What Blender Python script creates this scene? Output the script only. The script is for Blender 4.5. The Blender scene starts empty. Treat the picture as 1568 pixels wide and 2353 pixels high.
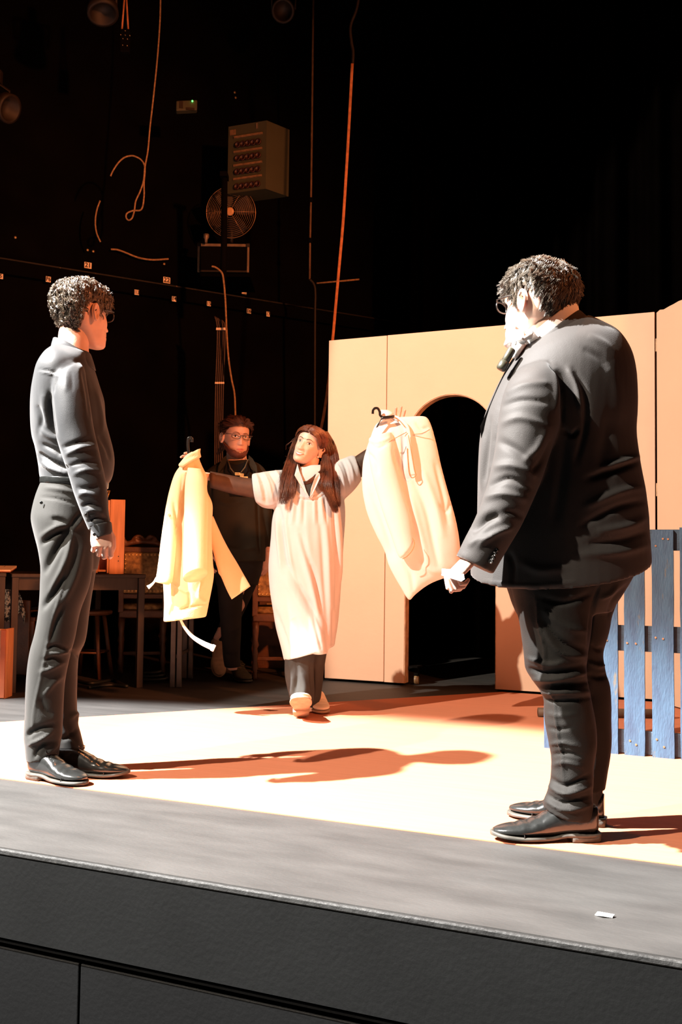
import bpy, bmesh, math, random
import numpy as np
from math import sin, cos, pi, radians, atan, tan, sqrt
from mathutils import Vector, Matrix, noise
from mathutils.bvhtree import BVHTree
random.seed(7); np.random.seed(7)
scn = bpy.context.scene
COL = scn.collection

# ------------------------------------------------------------ camera
FPX = 2287.0; CX, CY = 784.0, 1176.5          # a 1568 x 2353 frame
YAW, PIT, ROLL = radians(24), atan(119/FPX), 0.0125
CAM = np.array([0, 0, 0.82])                   # stage level is z = 0
Rh = np.array([cos(YAW), sin(YAW), 0.0]); Fh = np.array([-sin(YAW), cos(YAW), 0.0]); Zu = np.array([0, 0, 1.0])
fw = Fh*cos(PIT) + Zu*sin(PIT); u0 = Zu*cos(PIT) - Fh*sin(PIT)
ri = Rh*cos(ROLL) + u0*sin(ROLL); uu = u0*cos(ROLL) - Rh*sin(ROLL)
cam = bpy.data.cameras.new('camera'); camo = bpy.data.objects.new('camera', cam); COL.objects.link(camo)
cam.sensor_fit = 'VERTICAL'; cam.sensor_height = 36; cam.sensor_width = 24; cam.lens = FPX/2353*36
cam.clip_start = 0.05; cam.clip_end = 100
M3 = Matrix((ri, uu, -fw)).transposed()
camo.matrix_world = Matrix.Translation(CAM) @ M3.to_4x4()
scn.camera = camo

# ------------------------------------------------------------ world, lamps, exposure
wd = bpy.data.worlds.new('dark_theatre'); scn.world = wd; wd.use_nodes = True
wd.node_tree.nodes['Background'].inputs[0].default_value = (1, 0.75, 0.55, 1)
wd.node_tree.nodes['Background'].inputs[1].default_value = 0.002
scn.view_settings.view_transform = 'Standard'; scn.view_settings.look = 'None'
scn.view_settings.gamma = 1; scn.view_settings.exposure = 0; scn.view_settings.use_curve_mapping = False

def spot(name, loc, aim, power, col, half, blend, rad):
    l = bpy.data.lights.new(name, 'SPOT'); o = bpy.data.objects.new(name, l); COL.objects.link(o)
    l.energy = power; l.color = col; l.spot_size = 2*radians(half); l.spot_blend = blend; l.shadow_soft_size = rad
    o.location = loc
    o.rotation_euler = (Vector(aim)-Vector(loc)).to_track_quat('-Z', 'Y').to_euler()
    return o
spot('key_spotlight', (-6.8, -1.2, 8.7), (-3.4, -1.0, 0), 68000, (1, 0.98, 0.96), 32.2, 0.09, 0.09)
spot('front_spotlight', (-4.9, -2.4, 6.3), (1.51, 4.01, 2.07), 7600, (1, 0.86, 0.71), 30.1, 0.06, 0.05)
spot('amber_spotlight', (2.8, 2.0, 3.6), (-4.5, 6.0, 2.3), 2900, (1, 0.27, 0.085), 27, 0.9, 0.12)
spot('overhead_amber_spotlight', (-1.6, 4.4, 8.6), (-1.1, 4.0, 0), 550, (1, 0.33, 0.11), 22, 0.5, 0.15)

# ------------------------------------------------------------ helpers
def P(x, y, d): return CAM + (fw + ri*(x-CX)/FPX - uu*(y-CY)/FPX)*d
def G(x, y, z=0.0):
    v = fw + ri*(x-CX)/FPX - uu*(y-CY)/FPX
    return CAM + v*((z-CAM[2])/v[2])
def onplane(x, y, p0, n):
    v = fw + ri*(x-CX)/FPX - uu*(y-CY)/FPX; n = np.array(n, float)
    return CAM + v*(((np.array(p0)-CAM)@n)/(v@n))
def dep(p): return float((np.array(p)-CAM)@fw)
def projv(V):
    v = V - CAM; d = v@fw
    return CX + FPX*(v@ri)/d, CY - FPX*(v@uu)/d, d

ORG = {}
def mesh_obj(name, V, Fc, mat, parent=None, smooth=True, **props):
    V = np.asarray(V, float); o0 = ORG.get(parent.name, np.zeros(3)) if parent else np.zeros(3)
    me = bpy.data.meshes.new(name); me.from_pydata((V-o0).tolist(), [], [list(map(int, f)) for f in Fc]); me.update()
    if smooth: me.polygons.foreach_set('use_smooth', [True]*len(me.polygons))
    me.materials.append(mat)
    o = bpy.data.objects.new(name, me); COL.objects.link(o)
    if parent: o.parent = parent
    ORG[o.name] = o0
    for k, v in props.items(): o[k] = v
    return o
def thing(name, loc, label, cat, group=None):
    o = bpy.data.objects.new(name, None); COL.objects.link(o); o.location = Vector(loc); o.empty_display_size = 0.1
    o['label'] = label; o['category'] = cat
    if group: o['group'] = group
    ORG[o.name] = np.array(loc, float)
    return o
def tag(o, label, cat, group=None):
    o['label'] = label; o['category'] = cat
    if group: o['group'] = group
    return o

class MB:                                      # collects simple solids into one mesh
    def __init__(s): s.V = []; s.F = []
    def add(s, V, Fc):
        n = len(s.V); s.V += [tuple(v) for v in V]; s.F += [[i+n for i in f] for f in Fc]; return s
    def box(s, c, sx, sy, sz, ax=None, bev=0.0):
        c = np.array(c, float); X, Y, Z3 = ax if ax is not None else (np.array([1, 0, 0.]), np.array([0, 1., 0]), np.array([0, 0, 1.]))
        X, Y, Z3 = np.array(X), np.array(Y), np.array(Z3)
        if bev <= 0:
            V = [c+X*a*sx/2+Y*b*sy/2+Z3*g*sz/2 for g in (-1, 1) for b in (-1, 1) for a in (-1, 1)]
            return s.add(V, [(0, 2, 3, 1), (4, 5, 7, 6), (0, 1, 5, 4), (2, 6, 7, 3), (0, 4, 6, 2), (1, 3, 7, 5)])
        bm = bmesh.new(); bmesh.ops.create_cube(bm, size=1)
        for v in bm.verts: v.co = Vector((v.co.x*sx, v.co.y*sy, v.co.z*sz))
        bmesh.ops.bevel(bm, geom=bm.edges[:], offset=bev, segments=2, affect='EDGES', profile=0.5)
        V = [c+X*v.co.x+Y*v.co.y+Z3*v.co.z for v in bm.verts]; Fc = [[v.index for v in f.verts] for f in bm.faces]
        bm.free(); return s.add(V, Fc)
    def tube(s, pts, r, n=8, cap=True):
        V, Fc = tube_geo(pts, r, n, cap); return s.add(V, Fc)
    def lathe(s, c, prof, n=24, axis=(0, 0, 1)):   # prof: (radius, height) along axis
        ax = Vector(axis).normalized(); t = ax.orthogonal().normalized(); b = ax.cross(t)
        c = Vector(c); V = []; Fc = []
        for (r, h) in prof:
            for k in range(n):
                a = 2*pi*k/n; V.append(c+ax*h+t*(r*cos(a))+b*(r*sin(a)))
        for i in range(len(prof)-1):
            for k in range(n):
                k2 = (k+1) % n; Fc.append((i*n+k, i*n+k2, (i+1)*n+k2, (i+1)*n+k))
        Fc.append(list(range(n))[::-1]); Fc.append([(len(prof)-1)*n+k for k in range(n)])
        return s.add(V, Fc)
    def build(s, name, mat, parent=None, smooth=False, **pr): return mesh_obj(name, s.V, s.F, mat, parent, smooth, **pr)

def catmull(A, m):
    A = np.asarray(A, float); n = len(A); out = []
    for i in range(n-1):
        p0, p1, p2, p3 = A[max(i-1, 0)], A[i], A[i+1], A[min(i+2, n-1)]
        for k in range(m):
            t = k/m
            out.append(0.5*(2*p1+(p2-p0)*t+(2*p0-5*p1+4*p2-p3)*t*t+(3*p1-p0-3*p2+p3)*t**3))
    out.append(A[-1]); return np.array(out)
def tube_geo(pts, r, n=8, cap=True):
    pts = np.asarray(pts, float); N = len(pts)
    r = np.full(N, r, float) if np.isscalar(r) else np.asarray(r, float)
    T = np.gradient(pts, axis=0); T /= np.linalg.norm(T, axis=1)[:, None]+1e-12
    a = np.array([0, 0, 1.]) if abs(T[0][2]) < 0.9 else np.array([1., 0, 0])
    nx = np.cross(T[0], a); nx /= np.linalg.norm(nx); V = []; Fc = []
    for i in range(N):
        nx = nx-T[i]*(nx@T[i]); nx /= np.linalg.norm(nx)+1e-12; ny = np.cross(T[i], nx)
        for k in range(n):
            q = 2*pi*k/n; V.append(pts[i]+r[i]*(cos(q)*nx+sin(q)*ny))
    for i in range(N-1):
        for k in range(n):
            k2 = (k+1) % n; Fc.append((i*n+k, i*n+k2, (i+1)*n+k2, (i+1)*n+k))
    if cap: Fc.append(list(range(n))[::-1]); Fc.append([(N-1)*n+k for k in range(n)])
    return V, Fc
def loft(rings, n=28, sub=4, e=2.0):
    """rings: (centre, half-axis a, half-axis b[, exponent]) -> closed tube of super-ellipses"""
    C0 = np.array([r[0] for r in rings], float); A0 = np.array([r[1] for r in rings], float); B0 = np.array([r[2] for r in rings], float)
    E0 = np.array([[r[3] if len(r) > 3 else e] for r in rings], float)
    if sub > 1: C0, A0, B0, E0 = catmull(C0, sub), catmull(A0, sub), catmull(B0, sub), catmull(E0, sub)
    V = []; Fc = []; m = len(C0)
    for i in range(m):
        ex = 2.0/E0[i][0]
        for k in range(n):
            q = 2*pi*k/n; c, s = cos(q), sin(q)
            V.append(C0[i]+A0[i]*math.copysign(abs(c)**ex, c)+B0[i]*math.copysign(abs(s)**ex, s))
    for i in range(m-1):
        for k in range(n):
            k2 = (k+1) % n; Fc.append((i*n+k, i*n+k2, (i+1)*n+k2, (i+1)*n+k))
    Fc.append(list(range(n))[::-1]); Fc.append([(m-1)*n+k for k in range(n)])
    return np.array(V), Fc
def RG(D, xl, yl, xr, yr, hd, dz=0.0, e=2.0, bz=0.0, dl=0.0, dr=0.0):
    """ring through two outline points of a limb or garment at distance D (+dz)"""
    L = P(xl, yl, D+dz+dl); Q = P(xr, yr, D+dz+dr); a = (Q-L)/2
    b = Fh - a*(Fh@a)/(a@a+1e-9); b = b/np.linalg.norm(b)*hd + Zu*bz
    return ((L+Q)/2, a, b, e)
def join(*geos):
    V = []; Fc = []
    for (v, f) in geos:
        n = len(V); V += [tuple(x) for x in v]; Fc += [[i+n for i in q] for q in f]
    return np.array(V), Fc
def remesh(V, Fc, vox, smooth=3, fac=0.5):
    me = bpy.data.meshes.new('tmp'); me.from_pydata([tuple(v) for v in V], [], [list(map(int, f)) for f in Fc]); me.update()
    bm = bmesh.new(); bm.from_mesh(me); bmesh.ops.recalc_face_normals(bm, faces=bm.faces); bm.to_mesh(me); bm.free()
    o = bpy.data.objects.new('tmp', me); COL.objects.link(o)
    m = o.modifiers.new('r', 'REMESH'); m.mode = 'VOXEL'; m.voxel_size = vox
    if smooth:
        s = o.modifiers.new('s', 'SMOOTH'); s.factor = fac; s.iterations = smooth
    dg = bpy.context.evaluated_depsgraph_get(); dg.update(); ev = o.evaluated_get(dg); m2 = ev.to_mesh()
    nv = len(m2.vertices); A = np.empty(nv*3); m2.vertices.foreach_get('co', A); A = A.reshape(-1, 3)
    F2 = [tuple(p.vertices) for p in m2.polygons]
    ev.to_mesh_clear(); bpy.data.objects.remove(o); bpy.data.meshes.remove(me)
    return A, F2
def normals(V, Fc):
    N = np.zeros_like(V); q = np.array([f[:3] for f in Fc])
    n = np.cross(V[q[:, 1]]-V[q[:, 0]], V[q[:, 2]]-V[q[:, 0]])
    for k in range(3): np.add.at(N, q[:, k], n)
    q4 = np.array([f[3] if len(f) > 3 else f[2] for f in Fc]); np.add.at(N, q4, n)
    return N/(np.linalg.norm(N, axis=1)[:, None]+1e-12)
def smooth_clip(x, a, b):
    t = np.clip((x-a)/(b-a), 0, 1); return t*t*(3-2*t)
def sculpt(V, Fc, strokes, wr=0.0, scale=(14, 14, 14), seed=0, both=False):
    """cloth folds: each stroke (points, width px, height mm) raises (or sinks) a ridge along the cloth; wr: crumple in m"""
    N = normals(V, Fc); tc = CAM-V; tc /= np.linalg.norm(tc, axis=1)[:, None]
    fac = np.einsum('ij,ij->i', N, tc); px, py, d = projv(V); disp = np.zeros(len(V))
    for (pts, w, amp) in strokes:
        L = catmull(np.array(pts, float), 6); best = np.full(len(V), 1e9); tt = np.zeros(len(V))
        for i in range(len(L)-1):
            a, b = L[i], L[i+1]; ab = b-a; l2 = ab@ab+1e-9
            t = np.clip(((px-a[0])*ab[0]+(py-a[1])*ab[1])/l2, 0, 1)
            dd = np.hypot(px-a[0]-t*ab[0], py-a[1]-t*ab[1]); m = dd < best
            best[m] = dd[m]; tt[m] = (i+t[m])/(len(L)-1)
        disp += 1.35*amp*0.001*np.exp(-(best/w)**2)*np.clip(np.sin(pi*np.clip(tt, 0.02, 0.98)), 0, 1)**0.6
    disp *= smooth_clip(fac, -0.1, 0.25)
    if wr > 0:
        for i, v in enumerate(V):
            disp[i] += wr*noise.noise(Vector((v[0]*scale[0]+seed, v[1]*scale[1], v[2]*scale[2])))
    return V + N*disp[:, None]

# ------------------------------------------------------------ materials
MATS = {}
def mat(name, col, rough=0.6, var=0.15, vscale=6.0, bump=0.0, bscale=60.0, metal=0.0, spec=0.5, sss=0.0, trans=0.0, stretch=(1, 1, 1), dark=None, wear=None, sheen=0.0, emit=None):
    if name in MATS: return MATS[name]
    m = bpy.data.materials.new(name); m.use_nodes = True; nt = m.node_tree; b = nt.nodes['Principled BSDF']
    tc = nt.nodes.new('ShaderNodeTexCoord'); mp = nt.nodes.new('ShaderNodeMapping'); mp.inputs['Scale'].default_value = stretch
    nt.links.new(tc.outputs['Object'], mp.inputs['Vector'])
    nz = nt.nodes.new('ShaderNodeTexNoise'); nz.inputs['Scale'].default_value = vscale; nz.inputs['Detail'].default_value = 6
    nt.links.new(mp.outputs[0], nz.inputs['Vector'])
    cr = nt.nodes.new('ShaderNodeValToRGB'); c = np.array(col[:3])
    lo = np.array(dark[:3]) if dark is not None else c*(1-var); hi = np.minimum(c*(1+var), 1)
    cr.color_ramp.elements[0].position = 0.32; cr.color_ramp.elements[1].position = 0.68
    cr.color_ramp.elements[0].color = (*lo, 1); cr.color_ramp.elements[1].color = (*hi, 1)
    nt.links.new(nz.outputs['Fac'], cr.inputs['Fac']); out = cr.outputs['Color']
    if wear is not None:                       # scuffs: (colour, scale, threshold)
        n2 = nt.nodes.new('ShaderNodeTexNoise'); n2.inputs['Scale'].default_value = wear[1]; n2.inputs['Detail'].default_value = 8; n2.inputs['Roughness'].default_value = 0.7
        nt.links.new(mp.outputs[0], n2.inputs['Vector'])
        r2 = nt.nodes.new('ShaderNodeValToRGB'); r2.color_ramp.elements[0].position = wear[2]; r2.color_ramp.elements[1].position = min(wear[2]+0.07, 1)
        r2.color_ramp.elements[0].color = (0, 0, 0, 1); r2.color_ramp.elements[1].color = (1, 1, 1, 1)
        nt.links.new(n2.outputs['Fac'], r2.inputs['Fac'])
        mx = nt.nodes.new('ShaderNodeMix'); mx.data_type = 'RGBA'
        nt.links.new(r2.outputs['Color'], mx.inputs[0]); nt.links.new(out, mx.inputs[6]); mx.inputs[7].default_value = (*wear[0], 1)
        out = mx.outputs[2]
    nt.links.new(out, b.inputs['Base Color'])
    b.inputs['Roughness'].default_value = rough; b.inputs['Metallic'].default_value = metal
    b.inputs['Specular IOR Level'].default_value = spec
    if sss: b.inputs['Subsurface Weight'].default_value = sss; b.inputs['Subsurface Radius'].default_value = (1, 0.25, 0.1); b.inputs['Subsurface Scale'].default_value = 0.012
    if sheen: b.inputs['Sheen Weight'].default_value = sheen
    if emit: b.inputs['Emission Color'].default_value = (*emit[:3], 1); b.inputs['Emission Strength'].default_value = emit[3]
    if bump:
        n3 = nt.nodes.new('ShaderNodeTexNoise'); n3.inputs['Scale'].default_value = bscale; n3.inputs['Detail'].default_value = 4
        nt.links.new(mp.outputs[0], n3.inputs['Vector']); bp = nt.nodes.new('ShaderNodeBump'); bp.inputs['Strength'].default_value = bump; bp.inputs['Distance'].default_value = 0.01
        nt.links.new(n3.outputs['Fac'], bp.inputs['Height']); nt.links.new(bp.outputs[0], b.inputs['Normal'])
    if trans:                                  # thin cloth: part of the light comes through
        tr = nt.nodes.new('ShaderNodeBsdfTranslucent'); nt.links.new(out, tr.inputs['Color'])
        ms = nt.nodes.new('ShaderNodeMixShader'); ms.inputs[0].default_value = trans
        om = nt.nodes['Material Output']; nt.links.new(b.outputs[0], ms.inputs[1]); nt.links.new(tr.outputs[0], ms.inputs[2]); nt.links.new(ms.outputs[0], om.inputs[0])
    MATS[name] = m; return m
# ------------------------------------------------------------ the setting
EY = 2.25
m_deck = mat('black_stage_paint', (0.034, 0.0325, 0.031), 0.6, 0.22, 3.0, 0.15, 40, spec=0.3, wear=((0.055, 0.052, 0.049), 9, 0.66), stretch=(1, 3.5, 1))
m_lip = mat('scuffed_edge', (0.013, 0.013, 0.0125), 0.6, 0.5, 14, 0.3, 60, wear=((0.05, 0.048, 0.042), 22, 0.62))
m_fascia = mat('dark_fascia_paint', (0.0026, 0.0028, 0.0028), 0.5, 0.2, 4, 0.1, 70, spec=0.3, wear=((0.006, 0.006, 0.006), 5, 0.70))
m_fascia2 = mat('dark_lower_panel', (0.0011, 0.0012, 0.0013), 0.55, 0.2, 5, 0.1, 70, spec=0.25)
m_black = mat('matt_black', (0.0025, 0.0022, 0.002), 0.9, 0.2, 3, spec=0.05)
m_wall = mat('black_wall_paint', (0.0016, 0.0013, 0.0011), 0.9, 0.4, 2.5, spec=0.04)
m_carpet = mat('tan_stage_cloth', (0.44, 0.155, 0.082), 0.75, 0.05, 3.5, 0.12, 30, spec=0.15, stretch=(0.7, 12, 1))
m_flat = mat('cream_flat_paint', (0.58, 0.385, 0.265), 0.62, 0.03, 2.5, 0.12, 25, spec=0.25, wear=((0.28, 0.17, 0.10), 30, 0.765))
m_flatedge = mat('raw_flat_edge', (0.42, 0.27, 0.16), 0.8, 0.3, 20)
def st(o): o['kind'] = 'structure'; return o

st(MB().box((-0.5, (EY+10.5)/2, -0.04), 21, 10.5-EY, 0.08).build('floor', m_deck))
st(MB().box((-0.5, -1.5, -1.11), 21, 7.6, 0.1).build('floor', m_black))
lip = MB(); lip.box((-0.5, EY-0.005, -0.0105), 21, 0.014, 0.017, bev=0.004); st(lip.build('trim_1', m_lip))
fas = st(MB().box((-0.5, EY+0.005, -0.134), 21, 0.03, 0.226).build('wall_front', m_fascia))
groove = MB().box((-0.5, EY+0.03, -0.257), 21, 0.03, 0.03).box((-0.5, EY+0.008, -0.2595), 21, 0.02, 0.009); groove.build('ledge', m_fascia2, fas)
sx = onplane(185, 2250, (0, EY+0.01, 0), (0, 1, 0))[0]
for (a, b) in ((-11, sx-0.003), (sx+0.003, sx+2.44), (sx+2.446, 10)):
    MB().box(((a+b)/2, EY+0.02, -0.665), b-a, 0.03, 0.77, bev=0.003).build('panel', m_fascia2, fas)

# side wall of the wings (runs away to the right) and the rest of the black box
W0 = np.array([-5.5, 6.9, 0.]); Wd = np.array([0.58, 0.815, 0.]); Wd /= np.linalg.norm(Wd); Wn = np.array([Wd[1], -Wd[0], 0.])
AXW = (Wd, -Wn, Zu)
wl = st(MB().box(W0-Wn*0.1+Zu*4.5-Wd*1.5, 12, 0.2, 9, AXW).build('wall_left', m_wall))
st(MB().box((-0.5, 10.4, 4.5), 21, 0.2, 9).build('wall_back', m_wall))
st(MB().box((8.5, 6.3, 4.5), 0.2, 8.2, 9).build('wall_right', m_wall))
st(MB().box((-0.5, 4.0, 9.05), 21, 13, 0.1).build('ceiling', m_black))
def onw(x, y, off=0.0): return onplane(x, y, W0+Wn*off, Wn)
zl = float(onw(300, 647)[2])
m_ledge = mat('worn_black_ledge', (0.010, 0.008, 0.006), 0.7, 0.5, 8, spec=0.3, wear=((0.20, 0.13, 0.075), 18, 0.63), stretch=(2, 2, 1))
st(MB().box(W0+Wn*0.03+Zu*(zl-0.06)-Wd*1.5, 12, 0.06, 0.12, AXW).build('trim_2', m_wall))
st(MB().box(W0+Wn*0.032+Zu*(zl+0.004)-Wd*1.5, 12, 0.066, 0.012, AXW).build('trim_3', m_ledge))

# curtain
m_curt = mat('black_velvet', (0.0009, 0.0006, 0.0005), 1.0, 0.2, 3, spec=0.0)
cv = []; cf = []; nx = 420
for i in range(nx+1):
    x = -3.2+10.5*i/nx; y = 8.6+0.10*sin(x*15)+0.05*sin(x*37+1.3)+0.03*sin(x*6)
    for z in (0.02, 3.0, 6.0, 8.98): cv.append((x, y+0.02*sin(z*1.3+x*4), z))
for i in range(nx):
    for j in range(3): a = i*4+j; cf.append((a, a+4, a+5, a+1))
cu = mesh_obj('stage_curtain', cv, cf, m_curt); s = cu.modifiers.new('s', 'SOLIDIFY'); s.thickness = 0.012
tag(cu, 'black stage curtain in long folds behind the cream scenery', 'curtain')

# stage cloth
zc = 0.004
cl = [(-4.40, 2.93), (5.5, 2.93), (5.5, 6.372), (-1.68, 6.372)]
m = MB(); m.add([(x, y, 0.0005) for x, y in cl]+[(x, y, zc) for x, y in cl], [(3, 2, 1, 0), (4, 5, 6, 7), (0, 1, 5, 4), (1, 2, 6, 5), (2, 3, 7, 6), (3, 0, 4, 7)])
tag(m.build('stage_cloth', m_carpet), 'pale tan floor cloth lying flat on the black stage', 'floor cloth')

# ------------------------------------------------------------ scenery flats
FY = 6.38
def xat(px, py=1200): return float(onplane(px, py, (0, FY, 0), (0, 1, 0))[0])
x1, x2, x3 = xat(750, 1200), xat(886, 1200), xat(1506, 1100)
zb = 0.018; zt = 2.41
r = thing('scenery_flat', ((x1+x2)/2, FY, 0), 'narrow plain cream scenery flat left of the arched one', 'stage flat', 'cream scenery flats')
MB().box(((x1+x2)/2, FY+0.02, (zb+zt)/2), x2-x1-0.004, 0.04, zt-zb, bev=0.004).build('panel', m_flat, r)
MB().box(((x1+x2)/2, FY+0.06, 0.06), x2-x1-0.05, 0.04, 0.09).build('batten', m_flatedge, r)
for sx_ in (x1+0.06, x2-0.06): MB().lathe((sx_, FY+0.11, 0.0225), [(0.012, -0.014), (0.022, -0.012), (0.022, 0.012), (0.012, 0.014)], 14, (1, 0, 0)).build('foot', m_black, r)
# arched flat
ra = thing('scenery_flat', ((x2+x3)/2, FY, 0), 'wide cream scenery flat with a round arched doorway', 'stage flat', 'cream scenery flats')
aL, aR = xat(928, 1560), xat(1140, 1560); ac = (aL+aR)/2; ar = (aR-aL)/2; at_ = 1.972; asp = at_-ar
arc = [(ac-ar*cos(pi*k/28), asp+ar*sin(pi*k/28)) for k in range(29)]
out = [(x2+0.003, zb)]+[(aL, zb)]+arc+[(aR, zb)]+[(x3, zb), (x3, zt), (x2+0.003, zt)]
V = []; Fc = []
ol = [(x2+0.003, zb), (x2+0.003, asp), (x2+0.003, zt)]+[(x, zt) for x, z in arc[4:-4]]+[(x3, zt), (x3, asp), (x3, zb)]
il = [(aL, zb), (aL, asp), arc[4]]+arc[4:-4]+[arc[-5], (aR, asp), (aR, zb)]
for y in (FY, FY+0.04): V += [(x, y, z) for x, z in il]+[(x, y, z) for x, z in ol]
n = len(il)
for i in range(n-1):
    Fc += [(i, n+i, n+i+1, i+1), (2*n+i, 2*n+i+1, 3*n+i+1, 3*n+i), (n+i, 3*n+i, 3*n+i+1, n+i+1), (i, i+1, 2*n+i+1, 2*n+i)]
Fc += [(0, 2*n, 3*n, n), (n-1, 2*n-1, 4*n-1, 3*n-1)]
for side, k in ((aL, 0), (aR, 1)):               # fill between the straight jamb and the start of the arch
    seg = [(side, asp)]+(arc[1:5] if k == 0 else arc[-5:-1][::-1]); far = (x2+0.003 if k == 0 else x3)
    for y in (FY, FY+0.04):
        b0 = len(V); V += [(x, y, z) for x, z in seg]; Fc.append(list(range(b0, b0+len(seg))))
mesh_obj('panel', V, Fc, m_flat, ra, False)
tv = []; tf = []
lin = [(aL, zb)]+arc+[(aR, zb)]
for (x, z) in lin:
    dx, dz = x-ac, max(z-asp, 0); l = sqrt(dx*dx+dz*dz) or 1; nxn, nzn = -dx/l, -dz/l
    if z < asp: nxn, nzn = (1, 0) if x < ac else (-1, 0)
    for (o, y) in ((0.0, FY+0.004), (0.006, FY+0.004), (0.006, FY+0.075), (0.0, FY+0.075)): tv.append((x+nxn*o, y, z+nzn*o))
for i in range(len(lin)-1):
    for k in range(4): a = i*4; tf.append((a+k, a+(k+1) % 4, a+4+(k+1) % 4, a+4+k))
mesh_obj('arch_lining', tv, tf, m_flatedge, ra, False)
for bx in (x2+0.1, aL-0.04, aR+0.1, x3-0.1):
    MB().box((bx, FY+0.06, 1.2), 0.05, 0.04, 2.3).build('batten', m_flatedge, ra)
cw = G(941, 1578); m_rub = mat('amber_wheel', (0.25, 0.17, 0.08), 0.5, 0.2)
fk = MB().box((cw[0], FY+0.12, 0.085), 0.03, 0.03, 0.06).box((cw[0], FY+0.10, 0.125), 0.06, 0.10, 0.012).build('caster', m_black, ra)
MB().lathe((cw[0], FY+0.12, 0.032), [(0.010, -0.016), (0.03, -0.014), (0.032, 0), (0.03, 0.014), (0.010, 0.016)], 20, (1, 0.2, 0)).build('wheel', m_rub, fk)
for bx in (x2+0.08, x3-0.08): MB().lathe((bx, FY+0.12, 0.0285), [(0.02, -0.014), (0.028, -0.012), (0.028, 0.012), (0.02, 0.014)], 16, (1, 0, 0)).build('wheel', m_black, ra)
# third flat comes forward on the right, top cut in a wavy line
pA = G(1513, 1617); pB = G(1561, 1630.5); dv = pB-pA; dv[2] = 0; dv /= np.linalg.norm(dv)
nv_ = np.array([dv[1], -dv[0], 0])
pts = [(0.0, 0.012)]; Lw = 1.15; pts += [(Lw, 0.012)]
wav = [(Lw, 2.72), (0.95, 2.70), (0.75, 2.66), (0.55, 2.60)]
for (px, py) in ((1568, 689), (1560, 692), (1548, 699), (1538, 704), (1526, 711), (1517, 712), (1513, 717)):
    q = onplane(px, py, pA, nv_); wav.append((float((q-pA)@dv), float(q[2])))
wav[-1] = (0.0, wav[-1][1])
pts += wav; bm = bmesh.new(); vs = [bm.verts.new(pA+dv*a+Zu*b) for a, b in pts]; f = bm.faces.new(vs)
g = bmesh.ops.extrude_face_region(bm, geom=[f]); bmesh.ops.translate(bm, verts=[e for e in g['geom'] if isinstance(e, bmesh.types.BMVert)], vec=Vector(-nv_*0.035))
bmesh.ops.triangulate(bm, faces=bm.faces[:]); bmesh.ops.recalc_face_normals(bm, faces=bm.faces); bm.verts.index_update()
rb = thing('scenery_flat', pA, 'cream scenery flat with a wavy top edge at the right, behind the blue pallet', 'stage flat', 'cream scenery flats')
mesh_obj('panel', [v.co[:] for v in bm.verts], [[v.index for v in f.verts] for f in bm.faces], m_flat, rb, False); bm.free()
MB().box(pA+dv*0.5-nv_*0.06+Zu*0.06, 0.9, 0.04, 0.09, (dv, nv_, Zu)).build('batten', m_flatedge, rb)
for z in (0.4, 1.3, 2.2): MB().lathe((x3+0.012, FY-0.004, z), [(0.006, -0.04), (0.006, 0.04)], 10).build('hinge', m_flatedge, ra)

# ------------------------------------------------------------ blue pallet
def mat_blue():
    m = mat('weathered_blue_paint', (0.026, 0.064, 0.108), 0.55, 0.25, 7, 0.25, 45, dark=(0.020, 0.045, 0.085), stretch=(3, 3, 0.8), wear=((0.085, 0.078, 0.062), 6.5, 0.60))
    return m
m_blue = mat_blue(); m_blue2 = mat('blue_rail_paint', (0.022, 0.042, 0.066), 0.6, 0.3, 9, 0.2, 45, stretch=(0.8, 3, 3))
m_nail = mat('rusty_nail', (0.24, 0.11, 0.05), 0.6, 0.3)
PY = 4.515; pxl = -0.995; pw = 0.0876; pp = 0.1172
rp = thing('blue_pallet', (pxl+0.6, PY, 0), 'blue painted wooden pallet standing upright on the cloth', 'pallet')
rnd = random.Random(3)
for i in range(11):
    x = pxl+i*pp; h = 0.986+rnd.uniform(-0.006, 0.006); w = pw+rnd.uniform(-0.003, 0.003)
    m = MB(); V = []; n = 14
    for k in range(n+1):
        z = zc+h*k/n; jl = rnd.uniform(-0.0012, 0.0012); jr = rnd.uniform(-0.0012, 0.0012)
        V += [(x+jl, PY, z), (x+w+jr, PY, z), (x+w+jr, PY+0.02, z), (x+jl, PY+0.02, z)]
    Fc = [(0, 1, 2, 3), (4*n+3, 4*n+2, 4*n+1, 4*n)]
    for k in range(n):
        for q in range(4): a = 4*k; Fc.append((a+q, a+4+q, a+4+(q+1) % 4, a+(q+1) % 4))
    sl = mesh_obj('slat', V, Fc, m_blue, rp, False)
    for z in (0.06, 0.50, 0.93):
        for q in range(3 if z > 0.9 else 2): MB().lathe((x+w*(0.22+0.3*q)+rnd.uniform(-.008, .008), PY-0.0008, z+rnd.uniform(-0.025, 0.025)), [(0.0045, -0.002), (0.0045, 0.002)], 8, (0, 1, 0)).build('nail', m_nail, sl)
for z, hh in ((0.055, 0.10), (0.505, 0.112), (0.937, 0.092)):
    MB().box((pxl+pp*5+pw/2, PY+0.032, zc+z), pp*10+pw-0.004, 0.022, hh, bev=0.002).build('rail', m_blue2, rp)
    for bx in (pxl+0.05, pxl+pp*5+0.04, pxl+pp*10+0.03): MB().box((bx, PY+0.083, zc+z), 0.08, 0.08, hh-0.004, bev=0.003).build('block', m_blue2, rp)
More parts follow.
